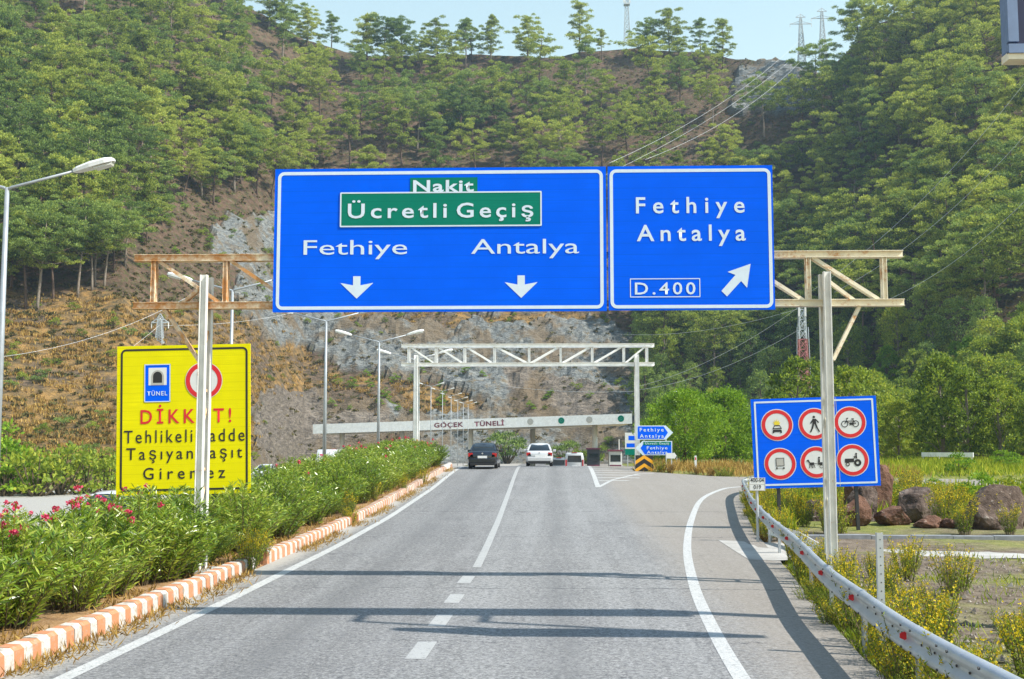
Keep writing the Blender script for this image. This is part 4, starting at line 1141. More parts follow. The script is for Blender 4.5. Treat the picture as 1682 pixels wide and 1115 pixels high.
gantry(FY, fx(659), fx(1075), fz(567), fz(598), [(fx(684), zg(fx(684), FY)), (fx(1046), zp(fx(1046), FY))], fv, fd, fz(583), .6, M['white_steel'], M['white_steel'], M['white_steel'], 'empty white truss gantry spanning the road near the crest', [], .16, .22)

# ================================================================== THE TWO BIG BLUE SIGNS
def border(root, x0, z0, x1, z1, wd, rad, y, mat='white', name='border'):
    b = MB(); b.ring(rrect(x0, z0, x1, z1, rad), rrect(x0 + wd, z0 + wd, x1 - wd, z1 - wd, max(.01, rad - wd)), y); b.build(name, M[mat], root)
def panel(root, x0, z0, x1, z1, mat, y=0, th=.03, name='panel'):
    b = MB(); b.box(((x0 + x1) / 2, y + th / 2, (z0 + z1) / 2), (x1 - x0, th, z1 - z0)); return b.build(name, mat if not isinstance(mat, str) else M[mat], root)
SY = GY - .12
def wx(u): return P(u, 392, SY).x
def wz(v): return P(907, v, SY).z
S1 = SY / F   # metres per photo pixel
def local(root): 
    ox, oz = root.location.x, root.location.z
    return (lambda u: wx(u) - ox), (lambda v: wz(v) - oz)
def plate_letters(root, s, u0, u1, vbase, cap, mat='white', bold=.012, space=1.0, y=-.006, name='lettering'):
    lx, lz = local(root)
    return text_mesh(s, cap * S1, M[mat], name, root, (lx(u0) + lx(u1)) / 2, lz(vbase), y, 'CENTER', bold, space, 1, fit=lx(u1) - lx(u0))
# left: Nakit / Ucretli Gecis
sg = thing('road_sign', 'wide blue overhead sign reading Nakit, Ücretli Geçiş, Fethiye and Antalya', 'road sign', (wx(722), SY, wz(511)))
lx, lz = local(sg)
panel(sg, lx(450), lz(511), lx(996), lz(274), 'blue'); border(sg, lx(455), lz(507), lx(991), lz(279), .060, .12, -.004)
pa = panel(sg, lx(673), lz(314), lx(784), lz(290), 'green', -.006, .004, 'inset_panel')
panel(sg, lx(558), lz(371), lx(890), lz(313.5), 'green', -.010, .006, 'inset_panel'); border(sg, lx(558), lz(371), lx(890), lz(313.5), .026, .02, -.014)
plate_letters(sg, 'Nakit', 678, 778, 313, 20, 'white', .022, 1.1, -.012)
plate_letters(sg, 'Ücretli', 571, 734, 356, 25.5, 'white', .014, 1.30, -.016); plate_letters(sg, 'Geçiş', 750, 876, 356, 25.5, 'white', .014, 1.30, -.016)
plate_letters(sg, 'Fethiye', 499, 669, 416, 26, 'white', 0, 1.0)
plate_letters(sg, 'Antalya', 774, 951, 416, 26, 'white', 0, 1.0)
for uc in (587, 856):
    b = MB(); pts_ = [(uc - 6, 452), (uc + 6, 452), (uc + 6, 467), (uc + 27, 463), (uc, 489), (uc - 27, 463), (uc - 6, 467)]
    b.flat([(lx(u), lz(v)) for u, v in pts_], -.005); b.build('arrow', M['white'], sg)
for u in (500, 620, 740, 860, 960):
    b = MB(); b.bar((lx(u), .06, lz(511) + .02), (lx(u), .06, lz(274) - .02), .06, .05, (0, 1, 0)); b.build('stiffener', M['galv'], sg)
sg = thing('road_sign', 'smaller blue overhead exit sign with slanting arrow and D.400 box', 'road sign', (wx(1134), SY, wz(510)))
lx, lz = local(sg)
panel(sg, lx(999), lz(510), lx(1271), lz(274), 'blue'); border(sg, lx(1002), lz(507), lx(1268), lz(279), .060, .12, -.004)
plate_letters(sg, 'Fethiye', 1045, 1224, 351, 28, 'white', .013, 1.55)
plate_letters(sg, 'Antalya', 1046, 1225, 396.5, 28, 'white', .013, 1.45)
border(sg, lx(1034), lz(489), lx(1149), lz(458), .016, .01, -.005, 'white', 'box_outline')
plate_letters(sg, 'D.400', 1042, 1141, 484, 20.5, 'white', .010, 1.30)
b = MB(); a0 = (1184, 487); pts_ = [(1192.5, 488), (1183.5, 479), (1207, 453), (1194, 448), (1232, 435), (1225.5, 474), (1216, 463)]
b.flat([(lx(u), lz(v)) for u, v in pts_], -.005); b.build('arrow', M['white'], sg)
for u in (1040, 1135, 1230):
    b = MB(); b.bar((lx(u), .06, lz(510) + .02), (lx(u), .06, lz(274) - .02), .06, .05, (0, 1, 0)); b.build('stiffener', M['galv'], sg)

# ================================================================== YELLOW WARNING SIGN
YY = 26.0; s = YY / F
c = P(303, 812, YY); zgd = zg(c.x, YY)
yw = thing('warning_sign', 'tall yellow warning sign headed DİKKAT above the oleanders', 'road sign', (c.x, YY, zgd), R(2.5), None, R(-1.3))
zb_ = c.z - zgd; Wd, Hd = 221 * s, 247 * s; hw = Wd / 2
def yl(px): return (px - 303) * s          # photo px -> local x
def yz(v): return zb_ + (812 - v) * s
panel(yw, -hw, zb_, hw, zb_ + Hd, 'yellow'); border(yw, -hw + .085, zb_ + .09, hw - .06, zb_ + Hd - .07, .045, .12, -.005, 'black')
panel(yw, yl(238), yz(659), yl(281), yz(596), 'blue', -.006, .004, 'tunnel_plate')
border(yw, yl(238), yz(659), yl(281), yz(596), .02, .03, -.010, 'white', 'plate_border')
b = MB(); b.flat([(yl(u), yz(v)) for u, v in ((245, 631), (275, 631), (275, 602), (245, 602))], -.009); b.build('plate_field', M['white_face'], yw)
def arch(u0, u1, vb, vt, y):
    pts_ = [(yl(u0), yz(vb)), (yl(u1), yz(vb))]; cu, rr_ = (u0 + u1) / 2, (u1 - u0) / 2
    for i in range(9): a = PI * i / 8; pts_.append((yl(cu + rr_ * math.cos(a)), yz(vt + rr_ - rr_ * math.sin(a))))
    return pts_
b = MB(); b.flat(arch(249.5, 270.5, 631, 606, 0), -.012); b.build('tunnel_arch', M['grey_paint'], yw)
b = MB(); b.flat(arch(252.5, 267.5, 627, 608.5, 0), -.014); b.build('tunnel_mouth', M['black'], yw)
text_mesh('TÜNEL', 7.2 * s, M['white'], 'lettering', yw, yl(259.5), yz(648), -.012, 'CENTER', .012, 1.2, 1, fit=33 * s)
cx_, cz_ = yl(336.5), yz(625); rd = 31 * s
b = MB(); b.flat(circ(cx_, cz_, rd), -.008); b.build('roundel_rim', M['white_face'], yw)
b = MB(); b.ring(circ(cx_, cz_, rd * .97), circ(cx_, cz_, rd * .74), -.011); b.build('roundel_ring', M['red'], yw)
def lorry_back(root, cx, cz, k, y):
    b = MB(); b.flat([(cx + a * k, cz + e * k) for a, e in ((-.42, -.22), (.42, -.22), (.42, .62), (-.42, .62))], y - .002); b.build('pictogram', M['grey_paint'], root)
    b = MB(); b.ring([(cx + a * k, cz + e * k) for a, e in ((-.45, -.25), (.45, -.25), (.45, .65), (-.45, .65))], [(cx + a * k, cz + e * k) for a, e in ((-.39, -.19), (.39, -.19), (.39, .59), (-.39, .59))], y - .004)
    for sx in (-1, 1): b.flat([(cx + (sx * .38 + a) * k, cz + e * k) for a, e in ((-.07, -.58), (.07, -.58), (.07, -.36), (-.07, -.36))], y - .004)
    b.flat([(cx + a * k, cz + e * k) for a, e in ((-.38, -.50), (.38, -.50), (.38, -.46), (-.38, -.46))], y - .0035); b.build('pictogram', M['black'], root)
lorry_back(yw, cx_, cz_, rd * .74, -.012)
for s_, u0, u1, vb, cap, mt, bd, sp_ in (('DİKKAT!', 232, 382, 694.5, 24, 'red', .012, 1.4), ('TehlikeliMadde', 205, 404, 726, 22, 'black', .004, 1.3), ('TaşıyanTaşıt', 209, 400, 753.5, 20.5, 'black', .004, 1.35), ('Giremez', 237, 372, 786, 20, 'black', .006, 1.5)):
    text_mesh(s_, cap * s, M[mt], 'lettering', yw, (yl(u0) + yl(u1)) / 2, yz(vb), -.007, 'CENTER', bd, sp_, 1, fit=(u1 - u0) * s)
for px in (247, 352):
    b = MB(); b.chan((yl(px), .09, -.3), (yl(px), .09, zb_ + Hd - .1), .08, .1, .01, up=(0, 1, 0)); b.build('post', M['dark_steel'], yw)

# ================================================================== BLUE PROHIBITION SIGN
BY = 33.0; s = BY / F
c = P(1345, 800, BY); zgd = zg(c.x, BY)
bs = thing('prohibition_sign', 'blue sign with six red ringed prohibition roundels beside the boulders', 'road sign', (c.x, BY, zgd), R(-2), None, R(-1.6))
zb_ = c.z - zgd; Wd, Hd = 201 * s, 145 * s; hw = Wd / 2
panel(bs, -hw, zb_, hw, zb_ + Hd, 'blue'); border(bs, -hw + .085, zb_ + .07, hw - .085, zb_ + Hd - .07, .05, .03, -.005)
b = MB(); b.flat([(.62, zb_ + .02), (.635, zb_ + .02), (.635, zb_ + Hd - .02), (.62, zb_ + Hd - .02)], -.003); b.build('panel_seam', M['grey_paint'], bs)
def roundel(px, pv):
    x, z = (px - 1345) * s, zb_ + (798 - pv) * s; rd = 26 * s
    b = MB(); b.flat(circ(x, z, rd), -.006); b.build('roundel_rim', M['white_face'], bs)
    b = MB(); b.ring(circ(x, z, rd * .95), circ(x, z, rd * .73), -.010); b.build('roundel_ring', M['red'], bs)
    return x, z, rd * .70
def picto(x, z, k, polys, mat='black', y=-.012):
    b = MB()
    for i, p_ in enumerate(polys): b.flat([(x + a * k, z + e * k) for a, e in p_], y - .0002 * i)
    return b.build('pictogram', M[mat], bs)
def disc(cx, cz, r_, n=14): return circ(cx, cz, r_, n)
def lineq(x0, z0, x1, z1, w_):
    dx, dz = x1 - x0, z1 - z0; l = math.hypot(dx, dz); nx, nz = -dz / l * w_ / 2, dx / l * w_ / 2
    return [(x0 + nx, z0 + nz), (x1 + nx, z1 + nz), (x1 - nx, z1 - nz), (x0 - nx, z0 - nz)]
x, z, k = roundel(1285, 696)
picto(x, z, k, [[(-.38, -.42), (.38, -.42), (.38, -.62), (.26, -.62), (.26, -.74), (.38, -.74), (.38, -.62), (-.38, -.62)], lineq(-.36, -.30, -.22, -.06, .07), lineq(.36, -.30, .22, -.06, .07), lineq(-.24, -.05, .24, -.05, .07), lineq(-.40, -.32, .40, -.32, .09), lineq(-.36, -.52, .36, -.52, .14), [(-.40, -.72), (-.27, -.72), (-.27, -.5), (-.40, -.5)], [(.27, -.72), (.40, -.72), (.40, -.5), (.27, -.5)]])
picto(x, z, k, [[(-.22, .0), (.22, .0), (.30, .26), (.17, .20), (.20, .44), (.05, .30), (0, .56), (-.06, .30), (-.22, .46), (-.18, .22), (-.34, .30)]], 'sunyellow')
x, z, k = roundel(1345, 696)
picto(x, z, k, [disc(-.02, .62, .11), [(-.16, .46), (.12, .46), (.17, .0), (-.17, .0)], lineq(-.10, .40, -.34, .04, .11), lineq(.10, .42, .38, .10, .11), lineq(-.09, .04, -.20, -.40, .15), lineq(-.19, -.36, -.38, -.74, .12), lineq(.08, .04, .22, -.36, .15), lineq(.21, -.32, .42, -.72, .12)])
x, z, k = roundel(1402, 695)
b = MB()
for cx_ in (-.48, .48): b.ring(circ(x + cx_ * k, z - .14 * k, .30 * k, 18), circ(x + cx_ * k, z - .14 * k, .23 * k, 18), -.012)
b.build('pictogram', M['black'], bs)
picto(x, z, k, [lineq(-.48, -.14, -.22, .34, .06), lineq(-.34, .12, .34, .10, .07), lineq(-.28, .10, -.02, -.12, .06), lineq(.20, .34, .48, -.12, .06), lineq(.12, .30, .34, .30, .08), lineq(-.34, .36, -.14, .38, .06), [(-.05, -.24), (.30, -.24), (.34, -.02), (-.02, -.02)], lineq(.28, -.14, .50, -.14, .07)])
x, z, k = roundel(1287, 759); lorry_back(bs, x, z, k * .82, -.010)
x, z, k = roundel(1345, 758)
b = MB(); b.ring(circ(x + .42 * k, z - .38 * k, .16 * k, 14), circ(x + .42 * k, z - .38 * k, .11 * k, 14), -.012); b.ring(circ(x + .74 * k, z - .36 * k, .16 * k, 14), circ(x + .74 * k, z - .36 * k, .11 * k, 14), -.012); b.build('pictogram', M['black'], bs)
picto(x, z, k, [[(-.62, .0), (-.20, .0), (-.20, -.24), (-.62, -.24)], lineq(-.60, -.02, -.74, .22, .12), [(-.86, .18), (-.70, .26), (-.68, .14), (-.84, .06)], lineq(-.56, -.2, -.62, -.50, .06), lineq(-.46, -.2, -.40, -.50, .06), lineq(-.30, -.2, -.34, -.50, .06), lineq(-.22, -.2, -.14, -.50, .06), lineq(-.2, -.1, .2, -.16, .05), [(.14, -.02), (.84, .02), (.84, -.24), (.14, -.22)], [(.14, -.02), (.34, .02), (.30, .30), (.18, .28)], disc(.25, .40, .09)])
x, z, k = roundel(1403, 756)
b = MB(); b.ring(circ(x + .42 * k, z - .24 * k, .32 * k, 18), circ(x + .42 * k, z - .24 * k, .12 * k, 18), -.0125); b.ring(circ(x - .46 * k, z - .36 * k, .18 * k, 16), circ(x - .46 * k, z - .36 * k, .10 * k, 16), -.0125); b.build('pictogram', M['black'], bs)
picto(x, z, k, [[(-.68, .14), (.12, .14), (.12, -.18), (-.68, -.22)], lineq(.08, .1, .22, .26, .07), [(.24, .12), (.40, .12), (.38, .44), (.28, .44)], disc(.32, .54, .09), lineq(.30, .36, .08, .28, .07)])
for px in (1283, 1407):
    b = MB(); b.chan(((px - 1345) * s, .09, -.3), ((px - 1345) * s, .09, zb_ + Hd - .1), .09, .1, .012, up=(0, 1, 0)); b.build('post', M['dark_steel'], bs)

# ================================================================== SMALL SIGNS
def post_sign(name, label, cat, u, v0, v1, Y, wpx, draw, postmat='galv', group=None, rz=0, post_r=.035, zfoot=None, posts=(0,)):
    c = P(u, v1, Y); zf = zfoot if zfoot is not None else max(zg(c.x, Y), -9); s = Y / F
    t = thing(name, label, cat, (c.x, Y, zf), rz, group); h0 = c.z - zf; h1 = h0 + (v1 - v0) * s; w_ = wpx * s
    draw(t, w_, h0, h1)
    for dx in posts:
        b = MB(); b.tube([(dx * w_, .05, -.25), (dx * w_, .05, h1 - .03)], post_r, 8); b.build('post', M[postmat], t)
    return t
def d_km(t, w_, a, e):
    panel(t, -w_ / 2, a, w_ / 2, e, 'white_face'); m_ = (a + e) / 2
    border(t, -w_ / 2 + .004, a + .004, w_ / 2 - .004, e - .004, .012, .01, -.003, 'grey_paint'); b = MB(); b.flat([(-w_ / 2, m_ - .004), (w_ / 2, m_ - .004), (w_ / 2, m_ + .006), (-w_ / 2, m_ + .006)], -.004); b.build('divider', M['grey_paint'], t)
    text_mesh('400-04', .105, M['black'], 'lettering', t, 0, m_ + .055, -.005, 'CENTER', .01, 1, 1, fit=w_ * .84)
    text_mesh('019', .105, M['black'], 'lettering', t, 0, a + .045, -.005, 'CENTER', .01, 1, 1, fit=w_ * .46)
post_sign('kilometre_sign', 'small white kilometre plate on grey post behind the guardrail', 'road sign', 1244, 785, 806, 29.5, 26, d_km)
GYs = 66.0
def arrow_sign(t, w_, a, e, right=True):
    hgt = e - a; m_ = (a + e) / 2; tip = .42
    o = [(-w_ / 2, a), (w_ / 2 - tip, a), (w_ / 2, m_), (w_ / 2 - tip, e), (-w_ / 2, e)]
    i = [(-w_ / 2 + .05, a + .05), (w_ / 2 - tip - .12, a + .05), (w_ / 2 - .30, m_), (w_ / 2 - tip - .12, e - .05), (-w_ / 2 + .05, e - .05)]
    if not right: o = [(-x_, z_) for x_, z_ in o][::-1]; i = [(-x_, z_) for x_, z_ in i][::-1]
    b = MB(); b.prism(o, 0, .03); b.build('panel', M['white'], t)
    b = MB(); b.flat(i, -.006); b.build('blue_field', M['blue'], t)
def d_ar1(t, w_, a, e):
    arrow_sign(t, w_, a, e, True); h = e - a
    for s_, z_ in (('Fethiye', a + h * .58), ('Antalya', a + h * .14)): text_mesh(s_, h * .26, M['white'], 'lettering', t, -w_ * .09, z_, -.012, 'CENTER', .012, 1.4, 1, fit=w_ * .66)
def d_ar2(t, w_, a, e):
    arrow_sign(t, w_, a, e, False); h = e - a
    panel(t, -w_ * .28, a + h * .70, w_ * .46, a + h * .95, 'green', -.010, .003, 'inset_panel')
    for s_, z_, hh in (('Ücretli Geçiş', a + h * .76, .16), ('Fethiye', a + h * .41, .22), ('Antalya', a + h * .10, .22)): text_mesh(s_, h * hh, M['white'], 'lettering', t, w_ * .09, z_, -.015, 'CENTER', .010, 1.2, 1, fit=w_ * (.64 if hh < .2 else .56))
gz0 = zp(fx(1046) + .2, GYs)
post_sign('direction_sign', 'blue arrow sign pointing right to Fethiye and Antalya, uppermost at the gore', 'road sign', 1076, 699, 722, 67.3, 59, d_ar1, posts=(-.3, .3), zfoot=gz0)
post_sign('direction_sign', 'blue arrow sign pointing left with green Ücretli Geçiş strip, under the other arrow', 'road sign', 1074, 724.5, 747.5, 66.9, 60, d_ar2, posts=(-.3, .33), zfoot=gz0)
def d_small(t, w_, a, e):
    m_ = (a + e) / 2; b = MB(); b.prism([(-w_ / 2, a + .02), (w_ * .25, a + .02), (w_ * .25, a - .03), (w_ / 2, m_), (w_ * .25, e + .03), (w_ * .25, e - .02), (-w_ / 2, e - .02)], 0, .025); b.build('panel', M['white_face'], t)
post_sign('arrow_board', 'small white arrow board on thin post right of the chevron', 'road sign', 1103, 743.5, 753.5, 65.4, 17, d_small, zfoot=zg(P(1103, 753, 65.4).x, 65.4))
def d_chev(t, w_, a, e):
    panel(t, -w_ / 2, a, w_ / 2, e, 'black'); h = e - a; m_ = .26 * h
    for zc in (a + h * .16, a + h * .62):
        b = MB()
        b.flat([(-w_ / 2, zc - m_ * .55), (0, zc + m_ * .75), (0, zc + m_ * 1.5), (-w_ / 2, zc + m_ * .25)], -.004)
        b.flat([(0, zc + m_ * .75), (w_ / 2, zc - m_ * .55), (w_ / 2, zc + m_ * .25), (0, zc + m_ * 1.5)], -.004); b.build('chevron', M['amber'], t)
post_sign('chevron_board', 'black and amber chevron board at the tip of the gore', 'road sign', 1058.5, 748, 777, 65.9, 29, d_chev, zfoot=gz0 - .05, posts=(-.3, .3))
def d_toll(t, w_, a, e):
    panel(t, -w_ / 2, a, w_ / 2, e, 'white_face'); h = e - a
    for k0, k1, x0, x1, mt in ((.66, .86, -.22, .5, 'blue'), (.34, .52, -.38, .5, 'blue'), (.0, .27, -.5, .5, 'green')):
        b = MB(); b.flat([(w_ * x0, a + h * k0), (w_ * x1, a + h * k0), (w_ * x1, a + h * k1), (w_ * x0, a + h * k1)], -.005); b.build('stripe_field', M[mt], t)
post_sign('lane_board', 'white board with blue and green stripes behind the gore arrow signs', 'road sign', 1037, 711, 747, 84, 20, d_toll, zfoot=zp(P(1037, 747, 84).x, 84), posts=(-.3, .3))
for u, lab in ((1143, 'white delineator post at the foot of the lime bush'),):
    c = P(u, 785, 64.5); t = thing('delineator_post', lab, 'marker post', (c.x, 64.5, zg(c.x, 64.5)))
    b = MB(); b.box((0, 0, .48), (.12, .05, .98)); b.build('post', M['white_face'], t); b = MB(); b.box((0, -.028, .8), (.06, .006, .14)); b.build('reflector', M['red'], t)
c = P(1445, 875, 14.0); zf = zg(c.x, 14)
t = thing('marker_post', 'galvanised steel post standing alone behind the near guardrail', 'post', (c.x, 14, zf))
b = MB(); h = c.z - zf
b.box((0, .0, h / 2 - .15), (.075, .008, h + .3)); b.box((-.034, .03, h / 2 - .15), (.007, .055, h + .3)); b.box((.034, .03, h / 2 - .15), (.007, .055, h + .3)); b.build('channel', M['galv'], t)
b = MB()
for i in range(12): b.flat(circ(0, h - .08 - i * .1, .008, 8), -.006)
b.build('bolt_holes', M['black'], t)
c = P(1110, 652, 120); zf = ground_z(c.x, 120)
t = thing('floodlight', 'grey floodlight on a thin mast above the lime bush', 'lamp', (c.x, 120, zf)); h = c.z - zf
b = MB(); b.tube([(0, 0, -.3), (0, 0, h)], .07, 6); b.build('mast', M['galv'], t); b = MB(); b.box((0, -.1, h + .25), (.55, .3, .7)); b.build('lamp_head', M['white_face'], t, bevel=.05)

# ================================================================== GUARDRAIL
gr = thing('guardrail', 'galvanised guardrail with red reflectors bending right along the exit ramp', 'guardrail', (3.42, 8, 0)); rel = (3.42, 8, 0)
path = dens(spline([(x, y) for y, x in RAIL if y >= -6], 8), .45)
def rail_mesh(path, prof, ztop):
    rows = []
    for i, (x, y) in enumerate(path):
        a = Vector((path[min(i + 1, len(path) - 1)][0] - path[max(0, i - 1)][0], path[min(i + 1, len(path) - 1)][1] - path[max(0, i - 1)][1], 0)).normalized(); nr = Vector((-a.y, a.x, 0))
        z0 = zp(x, y); rows.append([(x + nr.x * o, y + nr.y * o, z0 + ztop + h) for o, h in prof])
    return rows
prof = [(-.012, 0), (.012, -.006), (.052, -.035), (.060, -.065), (.048, -.098), (.0, -.132), (-.008, -.155), (.0, -.178), (.048, -.212), (.060, -.245), (.052, -.275), (.012, -.304), (-.012, -.31)]
prof = prof + [(o - .004, h) for o, h in prof[::-1]] + [prof[0]]
rows = rail_mesh(path, prof, .76); n = len(prof); b = MB()
b.add([p for r_ in rows for p in r_], [(i * n + j, i * n + j + 1, (i + 1) * n + j + 1, (i + 1) * n + j) for i in range(len(rows) - 1) for j in range(n - 1)])
b.build('beam', M['galv'], gr, True, rel)
acc = 0.; last = None; k = 0; bolts = MB()
for i in range(1, len(path)):
    x0, y0 = path[i - 1]; x1, y1 = path[i]; d = math.hypot(x1 - x0, y1 - y0); a = Vector((x1 - x0, y1 - y0, 0)).normalized(); nr = Vector((-a.y, a.x, 0)); rz = math.atan2(a.y, a.x) - PI / 2
    for t_ in (0.0,):
        z0 = zp(x0, y0)
        for h in (-.05, -.26) if i % 2 else (-.155,):
            c = Vector((x0, y0, z0 + .76 + h)) + nr * (.058 if h != -.155 else .001)
            if i % 3 != 1: bolts.tube([c, c + nr * .012], .013, 6)
    acc += d
    if acc >= 2.7:
        acc = 0; z0 = zp(x1, y1); c = Vector((x1, y1, 0)) - nr * .11; zf = min(zg(c.x, c.y), z0) - .3
        b = MB(); Mz = Matrix.Rotation(rz, 3, 'Z'); b.box((c.x, c.y, (zf + z0 + .70) / 2), (.006, .10, z0 + .70 - zf), M=Mz); 
        for sg_ in (-1, 1): b.box(tuple(c + a * (.05 * sg_) + Vector((0, 0, (zf + z0 + .70) / 2))), (.055, .006, z0 + .70 - zf), M=Mz)
        b.build('post', M['galv'], gr, rel=rel)
        b = MB(); b.box(tuple(c + nr * .055 + Vector((0, 0, z0 + .60))), (.09, .07, .22), M=Mz); b.build('spacer', M['galv'], gr, rel=rel)
        if y1 > 4:
            c2 = Vector((x1, y1, z0 + .605)) + nr * .004
            b = MB(); q = [(-.0, .075, .07), (-.0, .075, -.07), (-.0, -.055, 0)]
            # a small trapezoid plate standing out of the beam's valley, facing traffic
            pl_ = [c2 + nr * .004 - a * .0 + Vector((0, 0, .048)), c2 + nr * .004 + Vector((0, 0, -.048)), c2 + nr * .068 + Vector((0, 0, -.022)), c2 + nr * .068 + Vector((0, 0, .022))]
            b.add([tuple(p - a * .006) for p in pl_] + [tuple(p + a * .006) for p in pl_], [(0, 1, 2, 3), (7, 6, 5, 4), (0, 4, 5, 1), (1, 5, 6, 2), (2, 6, 7, 3), (3, 7, 4, 0)]); b.build('reflector', M['red'], gr, rel=rel)
bolts.build('bolts', M['dark_steel'], gr, rel=rel)
g2 = thing('guardrail', 'short white guardrail stub beside the concrete path', 'guardrail', (6.2, 26, 0)); pth = dens([(5.55, 30.5), (5.75, 27.5), (5.55, 24.6)], .5)
rows = rail_mesh(pth, prof, .42); b = MB(); b.add([p for r_ in rows for p in r_], [(i * n + j, i * n + j + 1, (i + 1) * n + j + 1, (i + 1) * n + j) for i in range(len(rows) - 1) for j in range(n - 1)]); b.build('beam', M['white_steel'], g2, True, (6.2, 26, 0))
for (x, y) in (pth[0], pth[len(pth) // 2], pth[-1]):
    b = MB(); b.box((x + .08, y, .18), (.1, .06, .5)); b.build('post', M['galv'], g2, rel=(6.2, 26, 0))
c0, c1 = P(1515, 775, 80), P(1600, 779, 76)
g3 = thing('guardrail', 'distant white guardrail across the meadow before the trees', 'guardrail', tuple(c0)); z3 = zg(c0.x, 80) 
b = MB(); b.bar((0, 0, z3 - c0.z + .62), (c1.x - c0.x, -4, z3 - c0.z + .62), .06, .3); b.build('beam', M['white_steel'], g3)
for t_ in np.linspace(.03, .97, 4):
    b = MB(); b.box(((c1.x - c0.x) * t_, -4 * t_ + .06, z3 - c0.z + .2), (.1, .06, .9)); b.build('post', M['galv'], g3)

# ================================================================== STREET LAMPS
def lamp(u, v, Y, label, group='double armed street lamps along the median', sc=1.0, mt='lamp_steel'):
    c = P(u, v, Y); zf = zr(Y) - .05; H = c.z - zf
    t = thing('street_lamp', label, 'street lamp', (c.x, Y, zf), 0, group)
    b = MB(); b.tube([(0, 0, -.2), (0, 0, H * .5), (0, 0, H)], [.105 * sc, .085 * sc, .055 * sc], 10); b.build('pole', M[mt], t, True)
    b = MB(); b.box((0, 0, .02), (.34, .34, .05)); b.build('base_plate', M[mt], t)
    for sg_ in (-1, 1):
        p1 = Vector((1.75 * sg_ * sc, 0, H + .42 * sc))
        b = MB(); b.tube([(0, 0, H - .06), (.10 * sg_, 0, H + .0), tuple(p1)], [.05 * sc, .042 * sc, .034 * sc], 8); b.build('arm', M[mt], t, True)
        L_ = 1.08; d = Vector((sg_ * .965, 0, .26)).normalized(); upn = Vector((-d.z * sg_, 0, abs(d.x)))
        b = MB(); secs = ((-.02, .06, .055, .0), (.10, .12, .085, .0), (.45, .17, .105, .01), (.85, .17, .10, .01), (1.02, .13, .08, .0), (1.08, .06, .04, .0)); rg = []
        for dd, wy, hz, o in secs:
            c_ = p1 + d * dd * sc + upn * o
            for yy, hh in ((-wy, -.6), (-wy, .35), (-wy * .6, 1), (wy * .6, 1), (wy, .35), (wy, -.6)): rg.append(tuple(c_ + Vector((0, yy * sc, 0)) + upn * (hh * hz * sc)))
        fs_ = [(i * 6 + j, i * 6 + (j + 1) % 6, (i + 1) * 6 + (j + 1) % 6, (i + 1) * 6 + j) for i in range(len(secs) - 1) for j in range(6)] + [(0, 1, 2, 3, 4, 5), tuple(30 + i for i in range(6))[::-1]]
        b.add(rg, fs_); hd = b.build('lamp_head', M['white_face'], t, False)
        b = MB(); rg = []
        for dd, wy, hz in ((.50, .13, .0), (.56, .14, .06), (.98, .12, .06), (1.02, .10, .0)):
            c_ = p1 + d * dd * sc - upn * (.055 + hz) * sc; rg += [tuple(c_ + Vector((0, -wy * sc, 0))), tuple(c_ + Vector((0, wy * sc, 0))), ]
        b.add(rg, [(0, 1, 3, 2), (2, 3, 5, 4), (4, 5, 7, 6), (0, 2, 4, 6), (1, 7, 5, 3)]); b.build('lens', M['glass_lens'], hd)
    return t
M['glass_lens'] = m_plain('lamp_lens', (.55, .55, .5), .2, 0, .05)
lamp(12, 308, 29, 'nearest double armed street lamp, left of the yellow sign', sc=1.0)
lamp(382, 476, 48, 'street lamp rising behind the yellow sign and rusty truss')
lamp(536, 527, 59, 'street lamp with both arms just under the big blue sign')
lamp(623, 561, 71.6, 'street lamp midway between big sign and far gantry')
lamp(681, 590, 84, 'street lamp partly hidden by the left post of the far gantry')
for i, (u, v, Y) in enumerate(((708, 634, 104), (727, 642, 114), (741, 650, 126), (752, 656, 134), (761, 661, 143), (769, 664, 150))):
    lamp(u, v, Y, f'distant street lamp before the canopy lettering, {ordinal(i + 1)} from the left', sc=.42, mt='lamp_steel')

# ================================================================== VARIABLE MESSAGE SIGN on a cantilever (upper right corner, mostly above the frame)
VY = 13.45; c = P(1656.5, 84, VY)
vm = thing('message_sign', 'grey framed electronic message sign with dark navy screen, top corner', 'message sign', (c.x, VY, c.z)); Wv, Hv = 3.4, 1.7
b = MB(); b.box((Wv / 2, .13, Hv / 2), (Wv, .18, Hv)); b.build('cabinet', M['frame_blue'], vm, bevel=.02)
for nm, q, d in (('frame_rail', (Wv / 2, .01, .03), (Wv, .06, .11)), ('frame_rail', (Wv / 2, .01, Hv - .055), (Wv, .06, .11)), ('frame_rail', (.06, .01, Hv / 2), (.12, .06, Hv - .225)), ('frame_rail', (Wv - .06, .01, Hv / 2), (.12, .06, Hv - .225))):
    b = MB(); b.box(q, d); b.build(nm, M['frame_blue'], vm)
b = MB(); b.box((Wv / 2, .03, Hv / 2), (Wv - .2, .02, Hv - .2)); b.build('screen', M['navy'], vm)
b = MB(); b.box((Wv / 2, .11, -.05), (Wv, .22, .09)); b.build('bottom_tray', M['cream_steel'], vm)
cg = thing('cantilever_mast', 'steel cantilever mast holding the electronic message sign, mostly out of view', 'mast', (10.4, 15.0, 0))
b = MB(); b.tube([(0, 0, -.3), (0, 0, 10.6)], [.2, .15], 12); b.build('mast', M['galv'], cg, True)
for z in (9.35, 10.35):
    b = MB(); b.box((-3.75, 0, z), (7.5, .22, .24)); b.build('arm', M['galv'], cg)
b = MB(); b.box((-3.85, -.05, 9.50), (7.3, .62, .05)); b.build('shadow_plate', M['galv'], cg)  # unseen plate, added so the arm casts a solid shadow bar on the road
